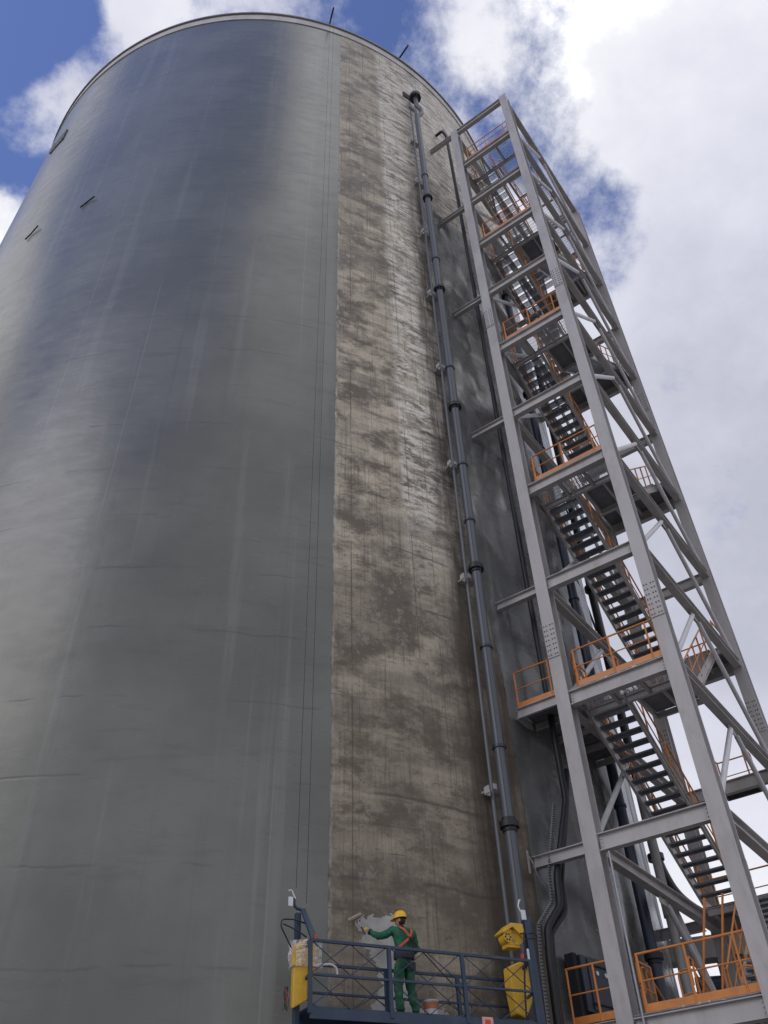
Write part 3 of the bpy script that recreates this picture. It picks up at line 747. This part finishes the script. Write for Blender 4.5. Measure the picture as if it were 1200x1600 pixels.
# ------------------------------------------------------------------ pipe support and far frame
sup = thing('pipe_support', 'round grey steel post with a forked leg beside the silo foot', 'support post', (7.36, 24.93, 0))
sbp = V3((7.36, 24.93, 0))
m = MB(); m.tube([(0, 0, 0), (0, 0, 13.0)], .13, 14); m.build('post', M['steel'], sup, smooth=True)
m = MB(); m.tube([(.08, -.02, 9.6), (1.0, -.3, 5.2)], .12, 14); m.build('leg', M['steel'], sup, smooth=True)
m = MB(); m.tube([(0, 0, 9.2), (0, 0, 9.9)], .17, 14); m.build('collar', M['steel'], sup, smooth=True)
fr = thing('conveyor_trestle', 'grey concrete trestle standing far behind the stair tower foot', 'trestle', (10.9, 32.2, 0))
for x, y in ((.3, 0), (2.6, -.8)):
    MB().box((x, y, 5.0), (.75, .75, 10.0)).build('pillar', M['concrete'], fr, bevel=.03)
m = MB(); m.bar((-1.6, .5, 10.35), (4.6, -1.5, 10.35), .8, .7); m.build('crossbeam', M['concrete'], fr)
m = MB(); m.tube([(-1.0, .3, 9.2), (4, -1.3, 9.0)], .35, 16); m.build('duct', M['pipe_dark'], fr, smooth=True)
for a_, b_ in (((.6, 0, 8.2), (2.3, -.6, 9.9)), ((.6, 0, 9.9), (2.3, -.6, 8.2))):
    MB().bar(a_, b_, .16, .16).build('diagonal', M['steel'], fr)

# ------------------------------------------------------------------ davits, ropes
WN = lambda s: (wp(s, 0, 1)-wp(s, 0, 0))
for s_, lab in ((1.75, 'small black roof davit directly above the coating edge'), (6.45, 'small black roof davit above the flanged downpipe')):
    b0 = wp(s_, 58.0, -.5); dv = thing('roof_davit', lab, 'davit', b0, group='davits on the silo roof edge')
    m = MB(); m.tube([(0, 0, 0), (0, 0, .8)], .07, 8); m.build('post', M['black'], dv)
    m = MB(); m.bar((0, 0, .7), WN(s_)*1.45+V3((0, 0, .45)), .09, .11); m.build('arm', M['black'], dv)
for s_, top, bot, lab in ((1.58, 58.7, 7.62, 'left wire rope hanging to the left gondola hook'), (1.78, 58.7, 7.35, 'second wire rope just right of the left gondola hook'),
                     (6.42, 58.7, 7.62, 'wire rope hanging over the bare strip to the right gondola hook'), (6.58, 58.7, 7.4, 'wire rope nearest the thin conduit at the right hoist')):
    b0 = wp(s_, bot, .93); m = MB(); m.tube([(0, 0, 0), (0, 0, top-bot)], .0055, 6); o = m.build('wire_rope', M['black'], None, loc=b0)
    tag(o, lab, 'rope', 'wire ropes holding the gondola')

# ------------------------------------------------------------------ gondola
S0 = V3((.34, 19.11, 0)); tv = V3((.8825, .4706, 0)).normalized(); GZ = 5.4
GR = math.atan2(tv.y, tv.x); GROT = (0, -.022, GR)
gl = S0 - tv*.47 + V3((0, 0, GZ))
GM = Matrix.Translation(gl) @ Euler(GROT).to_matrix().to_4x4()
gd = thing('suspended_gondola', 'dark blue suspended work cradle with cross braced rails hanging on the wall', 'gondola', gl, GROT)
X0, X1 = -2.39, 2.39; XP = [-2.39, -.80, .79, 2.38]
YF, YB = -1.20, -.50
MB().box((0, (YF+YB)/2, .13), (X1-X0, YB-YF-.06, .03)).build('floor', M['navy'], gd)
MB().box((0, YF, .03), (X1-X0, .035, .17)).build('toe_board', M['navy'], gd); MB().box((0, YB, .08), (X1-X0, .03, .22)).build('toe_board', M['navy'], gd)
for (y, zt, zm) in ((YF, 1.20, .64), (YB, 1.0, .52)):
    MB().bar((X0, y, zt), (X1, y, zt), .05, .055).build('top_rail', M['navy'], gd, bevel=.006)
    MB().bar((X0, y, zm), (X1, y, zm), .04, .045).build('mid_rail', M['navy'], gd, bevel=.006)
    for x in XP:
        x = x + (0 if y == YF else .28 if abs(x) < 2 else 0)
        MB().box((x, y-.003, zt/2), (.075, .06, zt-.04)).build('rail_post', M['navy'], gd, bevel=.006)
    for a_, b_ in zip(XP[:-1], XP[1:]):
        mid = (a_+b_)/2
        for p, q in (((a_+.03, zt), (b_, .12)), ((b_-.03, zt), (a_, .12)), ((mid, zt), (a_, zm)), ((mid, zt), (b_, zm)), ((a_, zm), (mid, .12)), ((b_, zm), (mid, .12)))[0 if y == YF else 4:]:
            MB().tube([(p[0], y+.012, p[1]), (q[0], y+.012, q[1])], .009, 6).build('brace_rod', M['navy'], gd)
for x in (X0, X1):
    MB().bar((x, YF, 1.2), (x, YB, 1.0), .05, .05).build('end_rail', M['navy'], gd); MB().bar((x, YF, .64), (x, YB, .52), .04, .045).build('end_rail', M['navy'], gd)
# masts
m = MB(); m.bar((-2.50, -.85, -.2), (-2.50, -.85, 1.75), .10, .10, up=(0, 1, 0)); m.build('mast', M['navy'], gd, bevel=.008)
m = MB(); m.poly([(-2.47, -.92, 1.82), (-2.39, -.95, 1.82), (-2.22, -1.2, 1.20), (-2.36, -1.2, 1.20)], .04, (0, 1, 0)); m.build('mast_plate', M['navy'], gd)
m = MB(); m.tube(bend([(-2.42, -.9, 1.8), (-2.55, -.9, 1.82), (-2.60, -.9, 1.88), (-2.60, -.9, 2.0)], .05), .03, 8); m.build('mast_arm', M['navy'], gd, smooth=True)
m = MB(); m.tube(bend([(-2.58, -.92, 1.98), (-2.66, -.92, 2.13), (-2.72, -.92, 2.12)], .03), .014, 8); m.build('rope_lever', M['white'], gd, smooth=True)
m = MB(); m.box((-2.68, -.93, 1.92), (.09, .03, .17)); m.build('safety_lock', M['white'], gd, bevel=.008)
m = MB(); m.box((2.62, -.95, 1.0), (.15, .14, 2.25)); m.build('mast', M['navy'], gd, bevel=.01)
m = MB(); m.tube(bend([(2.52, -.99, 2.18), (2.45, -.99, 2.32), (2.50, -.99, 2.45), (2.53, -.99, 2.46)], .04), .016, 8); m.build('rope_lever', M['white'], gd, smooth=True)
m = MB(); m.box((2.55, -1.0, 2.15), (.10, .05, .2)); m.build('safety_lock', M['white'], gd, bevel=.01)
m = MB(); m.box((2.50, -1.03, 1.36), (.05, .02, .24)); m.build('tag_plate', M['white'], gd)
m = MB(); m.box((2.28, -1.12, 1.30), (.05, .05, .09)); m.build('stop_button', M['red'], gd); MB().box((-2.28, -1.16, 1.27), (.05, .05, .08)).build('stop_button', M['red'], gd)
# hose loops
m = MB(); m.tube(bend([(-2.38, -.95, 1.55), (-2.6, -.97, 1.60), (-2.86, -.97, 1.58), (-2.88, -.97, 1.46), (-2.62, -.9, 1.1), (-2.5, -.88, 1.2)], .1), .014, 8)
m.tube(bend([(-2.38, -1.0, 1.30), (-2.6, -.99, 1.42), (-2.84, -.98, 1.50)], .1), .014, 8); m.build('hose', M['black'], gd, smooth=True)
m = MB(); m.tube(bend([(2.4, -.98, 1.78), (2.75, -1.04, 1.80), (2.8, -1.04, 1.72), (2.45, -1.0, 1.66), (2.45, -.98, 1.1)], .06), .012, 8); m.build('hose', M['black'], gd, smooth=True)
# sign
m = MB(); m.box((1.21, YF-.024, .06), (.24, .006, .16)); sg = m.build('warning_sign', M['sign'], gd)
MB().box((1.21, YF-.029, .05), (.12, .004, .09)).build('emblem', M['red'], sg)
# left hoist
lh = thing('hoist', 'yellow gondola hoist wrapped in clear plastic at the left end', 'hoist', GM @ V3((-2.35, -.85, .1)), GROT)
m = MB(); m.quadbox([(-.32, -.16, .68), (.02, -.2, .72), (.30, .1, .78), (-.1, .2, .74), (-.30, -.16, 1.05), (-.02, -.2, 1.18), (.30, .1, 1.14), (-.1, .2, 1.08)]); m.build('housing', M['yellow'], lh, bevel=.03)
m = MB(); m.quadbox([(-.28, -.14, .02), (-.02, -.16, .16), (.12, .06, .3), (-.22, .12, .1), (-.27, -.14, .70), (.0, -.18, .74), (.26, .06, .74), (-.2, .14, .72)]); m.build('lower_guard', M['yellow'], lh, bevel=.02)
m = MB(); rw = random.Random(5)
for k in range(9):
    zz = .70 + .055*k; pts = []
    for j in range(13):
        t = 2*PI*j/12; pts.append((.0+(.31+rw.uniform(-.015, .03))*math.cos(t), (.24+rw.uniform(-.02, .02))*math.sin(t)-.02, zz+rw.uniform(-.012, .012)))
    pts[-1] = pts[0]; base = len(m.v); m.v += pts[:-1]
    if k: 
        for j in range(12): m.f.append((base-12+j, base-12+(j+1) % 12, base+(j+1) % 12, base+j))
wrapm = bpy.data.materials.new('clear_wrap'); wrapm.use_nodes = True
_b = wrapm.node_tree.nodes['Principled BSDF']; _b.inputs['Base Color'].default_value = (.85, .83, .8, 1); _b.inputs['Roughness'].default_value = .12
_n = N(wrapm.node_tree, 'ShaderNodeTexNoise'); _n.inputs['Scale'].default_value = 14; _n.inputs['Detail'].default_value = 6
_m = N(wrapm.node_tree, 'ShaderNodeMapRange'); _m.inputs['From Min'].default_value = .35; _m.inputs['From Max'].default_value = .65; _m.inputs['To Min'].default_value = .12; _m.inputs['To Max'].default_value = .62
wrapm.node_tree.links.new(_n.outputs[0], _m.inputs[0]); wrapm.node_tree.links.new(_m.outputs[0], _b.inputs['Alpha'])
m.build('plastic_wrap', wrapm, lh, smooth=False)
m = MB(); m.tube(bend([(.25, .05, .80), (.55, .05, .84), (.66, .05, .78), (.67, .05, .66)], .08), .022, 8); m.build('bent_handle', M['white'], lh, smooth=True)
# clutter hanging outside the left end
cl = thing('rope_bundle', 'small dark bundle of red and black rope hanging outside the left hoist', 'rope bundle', GM @ V3((-2.68, -.85, .22)), GROT); cl.scale = (.7, .7, .62)
rw = random.Random(9); m = MB()
for k in range(5):
    x = rw.uniform(-.06, .06); m.tube(bend([(x, 0, .45), (x+rw.uniform(-.08, .08), .03, .25), (x+rw.uniform(-.1, .1), 0, .0), (x+rw.uniform(-.06, .06), .02, -.15)], .08), .008, 6)
m.build('rope', M['black'], cl, smooth=True)
m = MB(); m.tube(bend([(-.04, -.02, .34), (.05, -.02, .25), (-.02, -.02, .12), (.03, -.02, .05)], .05), .010, 6); m.build('red_strap', M['red'], cl, smooth=True)
# right hoist
rh = thing('hoist', 'yellow gondola hoist with open drum cover at the right end', 'hoist', GM @ V3((2.27, -.80, .2)), GROT)
m = MB(); m.poly([(-.17, .12, .1), (.04, .12, .02), (.30, .12, .42), (.28, .12, 1.03), (.08, .12, 1.06), (-.20, .12, .95), (-.22, .12, .6)], .26, (0, -1, 0)); m.build('lower_guard', M['yellow'], rh, bevel=.03)
m = MB(); m.tube([(-.08, .1, 1.52), (-.08, -.12, 1.52)], .15, 20); m.tube([(.08, .1, 1.52), (.08, -.12, 1.52)], .15, 20); m.box((.0, 0, 1.40), (.30, .22, .16)); m.build('gearbox', M['yellow'], rh, smooth=True)
m = MB(); m.poly([(-.28, .16, 1.60), (-.05, .16, 1.78), (.24, .16, 1.78), (.26, .16, 1.62), (.22, .16, 1.50), (-.02, .16, 1.70), (-.26, .16, 1.56)], .34, (0, -1, 0)); m.build('cover', M['yellow'], rh, bevel=.01)
m = MB(); m.tube([(-.16, -.12, 1.50), (-.16, -.16, 1.50)], .10, 18); dr = m.build('drum', M['yellow'], rh, smooth=True)
m = MB()
for k in range(6): t = 2*PI*k/6; m.tube([(-.16+.06*math.cos(t), -.155, 1.50+.06*math.sin(t)), (-.16+.06*math.cos(t), -.17, 1.50+.06*math.sin(t))], .02, 8)
tag(m.build('drum_holes', M['black'], dr), kind='stuff')
m = MB(); m.tube(bend([(.20, -.24, 1.6), (.12, -.25, 1.1), (.02, -.25, .6), (-.05, -.25, -.02)], .2), .018, 8); m.build('strap', M['belt'], rh, smooth=True)
# bucket
bk = thing('paint_bucket', 'white paint bucket with an orange label behind the painter', 'bucket', GM @ V3((.30, -.72, .146)), GROT)
m = MB(); m.lathe([(.001, 0), (.125, 0), (.15, .30), (.158, .30), (.158, .32), (.14, .32), (.12, .04)], n=24); m.build('pail', M['bucket'], bk, smooth=True)
m = MB(); m.lathe([(.143, .17), (.155, .285)], n=24); m.build('label', M['label'], bk, smooth=True)
m = MB(); m.tube([(-.155, 0, .3)] + [(-.155*math.cos(t*PI/8), -.12*math.sin(t*PI/8), .3-.10*math.sin(t*PI/8)) for t in range(1, 8)] + [(.155, 0, .3)], .005, 6); m.build('handle', M['black'], bk, smooth=True)

# ------------------------------------------------------------------ painter
def skin_mesh(name, joints, edges, material, parent, sub=2, root=0, extra=None):
    me = bpy.data.meshes.new(name); me.from_pydata([j[0] for j in joints], edges, [])
    o = bpy.data.objects.new(name, me); link(o)
    sk = o.modifiers.new('skin', 'SKIN'); sk.use_smooth_shade = True
    lay = me.skin_vertices[0].data if me.skin_vertices else None
    if lay is None:
        bpy.context.view_layer.objects.active = o; bpy.context.view_layer.update(); lay = me.skin_vertices[0].data
    for i, j in enumerate(joints):
        r_ = j[1]; lay[i].radius = r_ if isinstance(r_, tuple) else (r_, r_); lay[i].use_root = (i == root)
    ss = o.modifiers.new('sub', 'SUBSURF'); ss.levels = sub; ss.render_levels = sub
    dg = bpy.context.evaluated_depsgraph_get(); ev = o.evaluated_get(dg); nm = bpy.data.meshes.new_from_object(ev, depsgraph=dg)
    bpy.data.objects.remove(o); nm.name = name
    nm.materials.clear(); nm.materials.append(material)
    for p in nm.polygons: p.use_smooth = True; p.material_index = 0
    o = bpy.data.objects.new(name, nm); link(o, parent); return o
WX, WY, WZ = -.29, -.80, .146
wk = thing('person', 'painter in green workwear and yellow helmet reaching left with a roller', 'person', GM @ V3((WX, WY, WZ)), (0, 0, GR))
# joints: local x to the right along the wall, y to the wall
HL, HR = V3((-.60, .42, 1.58)), V3((.10, .30, 1.12))     # hands
SL, SR = V3((-.21, .04, 1.50)), V3((.21, -.01, 1.47))
EL_, ER = V3((-.41, .18, 1.40)), V3((.32, .06, 1.18))
def limb(a_, b_, t): return a_.lerp(b_, t)
torso = [((0, 0, .98), (.155, .12)), ((0, .0, 1.12), (.15, .115)), ((0, .01, 1.30), (.175, .125)), ((0, 0, 1.44), (.165, .115)), ((-.01, .01, 1.53), (.075, .07)), ((-.02, .03, 1.60), (.052, .055))]
J = list(torso); Eg = [(0, 1), (1, 2), (2, 3), (3, 4), (4, 5)]
def chain(start, pts):
    last = start
    for p, r_ in pts:
        J.append((tuple(p), r_)); Eg.append((last, len(J)-1)); last = len(J)-1
    return last
cuffL, cuffR = limb(EL_, HL, .72), limb(ER, HR, .8)
wl = chain(3, [(SL, (.078, .078)), (limb(SL, EL_, .55), (.062, .062)), (EL_, (.052, .052)), (limb(EL_, HL, .45), (.045, .045)), (limb(EL_, HL, .72), (.034, .034)), (limb(EL_, HL, .88), (.032, .032))])
wr = chain(3, [(SR, (.078, .078)), (limb(SR, ER, .55), (.062, .062)), (ER, (.052, .052)), (limb(ER, HR, .5), (.045, .045)), (limb(ER, HR, .85), (.034, .034))])
HPL, HPR = V3((-.095, 0, .93)), V3((.10, 0, .93)); KL, KR = V3((-.12, .05, .50)), V3((.15, .04, .50)); AL_, AR = V3((-.125, -.02, .10)), V3((.20, -.03, .10))
for hp, kn, an in ((HPL, KL, AL_), (HPR, KR, AR)):
    chain(0, [(hp, (.105, .115)), (limb(hp, kn, .45), (.09, .095)), (kn, (.068, .072)), (limb(kn, an, .4), (.062, .068)), (an, (.045, .05)), (an+V3((0, 0, -.05)), (.042, .045))])
body = skin_mesh('body', [(p, (r_[0]*.86, r_[1]*.86)) for p, r_ in J], Eg, M['skin'], wk)
# clothes: jacket over the trunk and arms, trousers over hips and legs
def sub_skin(name, items, edges, material, sub=2): return skin_mesh(name, items, edges, material, wk, sub)
jk = [((0, -.01, 1.07), (.178, .135)), ((0, -.01, 1.16), (.185, .14)), ((0, .0, 1.31), (.195, .142)), ((0, -.005, 1.44), (.17, .125)), ((-.01, .01, 1.525), (.085, .08)), ((-.015, .02, 1.565), (.066, .066))]
ej = [(0, 1), (1, 2), (2, 3), (3, 4), (4, 5)]
def add(items, edges, start, pts):
    last = start
    for p, r_ in pts: items.append((tuple(p), r_)); edges.append((last, len(items)-1)); last = len(items)-1
add(jk, ej, 3, [(SL, (.096, .092)), (limb(SL, EL_, .5), (.080, .082)), (EL_, (.070, .078)), (limb(EL_, HL, .4), (.058, .06)), (limb(EL_, HL, .66), (.05, .052)), (limb(EL_, HL, .72), (.045, .046))])
add(jk, ej, 3, [(SR, (.096, .092)), (limb(SR, ER, .5), (.08, .08)), (ER, (.068, .07)), (limb(ER, HR, .45), (.058, .06)), (limb(ER, HR, .8), (.048, .05))])
jacket = sub_skin('jacket', jk, ej, M['green'])
tr = [((0, -.005, 1.08), (.16, .125)), ((0, -.01, .98), (.175, .145))]; et = [(0, 1)]
for hp, kn, an in ((HPL, KL, AL_), (HPR, KR, AR)):
    add(tr, et, 1, [(hp+V3((0, -.01, -.03)), (.118, .132)), (limb(hp, kn, .45), (.105, .115)), (kn, (.09, .094)), (limb(kn, an, .45), (.088, .09)), (limb(kn, an, .9), (.082, .086)), (an+V3((0, 0, -.04)), (.078, .082))])
sub_skin('trousers', tr, et, M['green_dark'])
# creases: gentle displacement so the cloth is not smooth
ctex = bpy.data.textures.new('cloth_folds', 'CLOUDS'); ctex.noise_scale = .11; ctex.noise_depth = 2
for o in wk.children:
    if o.name.startswith(('jacket', 'trousers')):
        s1 = o.modifiers.new('sub', 'SUBSURF'); s1.levels = s1.render_levels = 1
        dsp = o.modifiers.new('folds', 'DISPLACE'); dsp.texture = ctex; dsp.strength = .05; dsp.mid_level = .5
# boots
for an in (AL_, AR):
    sub_skin('boot', [((an.x, an.y-.03, .04), (.05, .045)), ((an.x, an.y+.07, .04), (.05, .04)), ((an.x, an.y+.17, .035), (.042, .03)), ((an.x, an.y-.01, .13), (.05, .052))], [(0, 1), (1, 2), (0, 3)], M['boot'])
# head, turned a little to the left
def ellip(c, r_, n=20, k=14, shape=None):
    m = MB(); c = V3(c)
    for i in range(k+1):
        ph = PI*i/k
        for j in range(n):
            t = 2*PI*j/n; p = V3((r_[0]*math.sin(ph)*math.cos(t), r_[1]*math.sin(ph)*math.sin(t), r_[2]*math.cos(ph)))
            if shape: p = shape(p)
            m.v.append(tuple(p))
    for i in range(k):
        for j in range(n): m.f.append((i*n+j, i*n+(j+1) % n, (i+1)*n+(j+1) % n, (i+1)*n+j))
    return m
HC = V3((-.03, .04, 1.70)); HROT = (math.radians(-4), math.radians(0), math.radians(48))
def face(p):
    y = p.y
    if p.z < 0: p.x *= 1 - .25*min(1, -p.z/.11); 
    if y > 0:
        ax = abs(p.x)
        if abs(p.z+.02) < .035 and ax < .02: p.y += .022*(1-ax/.02)*(1-abs(p.z+.02)/.035)          # nose
        if abs(p.z-.018) < .016 and .015 < ax < .045: p.y -= .008                                  # eye sockets
        if p.z < -.08: p.y += .012*(1-ax/.06 if ax < .06 else 0)                                    # chin
    return p
m = ellip((0, 0, 0), (.076, .096, .118), 40, 30, face); hd = m.build('head', M['skin'], wk, smooth=True, loc=HC); hd.rotation_euler = HROT
for sx in (-1, 1):
    e_ = ellip((0, 0, 0), (.010, .022, .032), 12, 10).build('ear', M['skin'], hd, smooth=True, loc=(sx*.078, -.008, -.005))
    MB().lathe([(.001, .004), (.009, .003), (.011, 0)], n=10).build('eye', M['hair'], hd, loc=(sx*.03, .089, .018)).rotation_euler = (-PI/2, 0, 0)
MB().box((0, .092, -.058), (.042, .008, .008)).build('mouth', M['red'], hd)
def hairs(p):
    if p.y > .0: p.y = min(p.y, .025)
    return p
ellip((0, 0, 0), (.081, .10, .108), 28, 20, hairs).build('hair', M['hair'], hd, smooth=True, loc=(0, -.008, .004))
# helmet
hm = MB(); n = 32
pr = [(.001, .128), (.03, .126), (.06, .116), (.09, .09), (.107, .055), (.115, .015), (.118, -.012)]
b0 = 0
for r_, z in pr:
    for j in range(n):
        t = 2*PI*j/n; hm.v.append((r_*.94*math.cos(t), r_*1.12*math.sin(t)-.004, z + (.008 if abs(math.cos(t)) < .16 and r_ < .1 else 0)))
for j in range(n):
    t = 2*PI*j/n; br_ = .012 + (.055*max(0, math.sin(t))**2); hm.v.append(((.118+br_*.6)*.94*math.cos(t), (.118+br_)*1.12*math.sin(t)-.004, -.018 - (.014*max(0, math.sin(t))**2)))
for i in range(len(pr)):
    for j in range(n): hm.f.append((i*n+j, i*n+(j+1) % n, (i+1)*n+(j+1) % n, (i+1)*n+j))
helmet = hm.build('hard_hat', M['helmet'], wk, smooth=True, loc=HC+V3((0, 0, .058))); helmet.rotation_euler = HROT
sf = helmet.modifiers.new('thick', 'SOLIDIFY'); sf.thickness = .004
# gloves with fingers
def hand(c, fwd, palm_n, name):
    """c wrist; fwd direction of the fingers; palm_n palm normal; fingers curled round a grip"""
    f = V3(fwd).normalized(); nn = V3(palm_n); nn = (nn-f*nn.dot(f)).normalized(); sd_ = f.cross(nn)
    m_items = [(tuple(c), (.034, .030)), (tuple(c+f*.05), (.042, .024)), (tuple(c+f*.085), (.044, .022))]; ed = [(0, 1), (1, 2)]
    g_ = skin_mesh(name, m_items, ed, M['glove'], wk, 2)
    for k in range(4):
        o_ = (k-1.5)*.023; L_ = (.028, .032, .030, .024)[k]
        b_ = c+f*.075+sd_*o_; p1 = b_+f*L_; p2 = p1+f*L_*.35+nn*L_*.8; p3 = p2-f*L_*.55+nn*L_*.5
        skin_mesh('finger', [(tuple(b_), (.012, .012)), (tuple(p1), (.0115, .0115)), (tuple(p2), (.0105, .0105)), (tuple(p3), (.009, .009))], [(0, 1), (1, 2), (2, 3)], M['glove'], g_, 2)
    b_ = c+f*.03+sd_*.034; p1 = b_+f*.03+sd_*.02+nn*.015; p2 = p1+f*.02-sd_*.012+nn*.024
    skin_mesh('thumb', [(tuple(b_), (.014, .014)), (tuple(p1), (.013, .013)), (tuple(p2), (.011, .011))], [(0, 1), (1, 2)], M['glove'], g_, 2)
    return g_
fL = (HL-EL_).normalized()
hand(limb(EL_, HL, .80), V3((fL.x, fL.y, fL.z+.25)), V3((-.2, -.1, -1)) if False else V3((.25, .75, -.3)), 'glove')
fR = (HR-ER).normalized()
hand(limb(ER, HR, .86), fR, V3((-.6, .2, -.4)), 'glove')
# sleeve cuff band
for a_, b_ in ((limb(EL_, HL, .66), limb(EL_, HL, .76)),):
    MB().tube([a_, b_], .058, 14).build('cuff', M['belt'], wk, smooth=True)
# belt bag and pocket
m = MB(); prw = []
for k, (z, rx, ry) in enumerate(((.98, .205, .165), (1.02, .215, .172), (1.09, .215, .172), (1.13, .20, .16))):
    for j in range(24): t = 2*PI*j/24; m.v.append((rx*math.cos(t), ry*math.sin(t)-.01, z))
for k in range(3):
    for j in range(24): m.f.append((k*24+j, k*24+(j+1) % 24, (k+1)*24+(j+1) % 24, (k+1)*24+j))
m.build('waist_belt', M['belt'], wk, smooth=True)
MB().box((.10, -.165, .84), (.12, .03, .14)).build('back_pocket', M['belt'], wk, bevel=.01)
# harness straps follow the back
def back(x, z, o_=.0):
    w = .205; yy = -math.sqrt(max(0, 1-(x/.235)**2))*.152 - .022 - o_
    if z > 1.47: yy += (z-1.47)*.75
    return V3((x, yy, z))
m = MB()
for (x0, z0), (x1, z1) in (((-.12, 1.545), (.075, 1.34)), ((.135, 1.52), (.055, 1.34)), ((.055, 1.34), (-.165, 1.16)), ((.07, 1.34), (.175, 1.17))):
    pr_ = None
    for k in range(7):
        t = k/6; q = back(x0+(x1-x0)*t, z0+(z1-z0)*t)
        if pr_ is not None: m.bar(pr_, q, .042, .006, up=(0, -1, .2))
        pr_ = q
m.build('harness', M['red'], wk)
m = MB(); m.box(tuple(back(.065, 1.33, .012)), (.07, .014, .05)); m.bar(back(.07, 1.34, .012), back(.16, 1.15, .03), .05, .02, up=(0, -1, 0)); m.build('harness_pad', M['belt'], wk)
# lanyard to the gondola rail (held by both: its own thing)
ly = GM @ V3((WX+.10, WY-.2, 1.47)); lan = MB()
lan.tube([V3(p) for p in bend([(0, 0, 0), (.28, -.05, -.30), (.62, -.10, -.62), (.95, -.15, -.93), (1.15, -.18, -1.16)], .3, 5)], .011, 6)
o = lan.build('lanyard', M['black'], None, smooth=True, loc=ly); o.rotation_euler = (0, 0, GR); tag(o, 'black safety lanyard sloping from the painter harness to the gondola floor', 'lanyard')
# roller
ra, rbp = GM @ V3((-1.11, -.09, 1.965)), GM @ V3((-.80, -.09, 2.125))
rl = thing('paint_roller', 'long handled paint roller held against the wall by the painter', 'paint roller', ra)
ax = (rbp-ra)
MB().tube([(0, 0, 0), tuple(ax*.92)], .042, 16).build('sleeve', M['roller'], rl, smooth=True)
hw = GM @ V3((WX+HL.x*1.0-.02, WY+HL.y+.07, WZ+HL.z+.06)) - ra
m = MB(); m.tube(bend([tuple(ax*.92), tuple(ax*1.04), tuple(ax*1.02+V3((.05, -.1, -.06))), tuple(ax*.62+V3((.03, -.16, -.12))), tuple(hw)], .03, 3), .006, 6); m.build('wire_frame', M['galv_tray'], rl, smooth=True)
m = MB(); dh = (hw-(ax*.62+V3((.03, -.16, -.12)))).normalized(); m.tube([tuple(hw-dh*.03), tuple(hw+dh*.14)], .015, 10); m.build('grip', M['black'], rl, smooth=True)
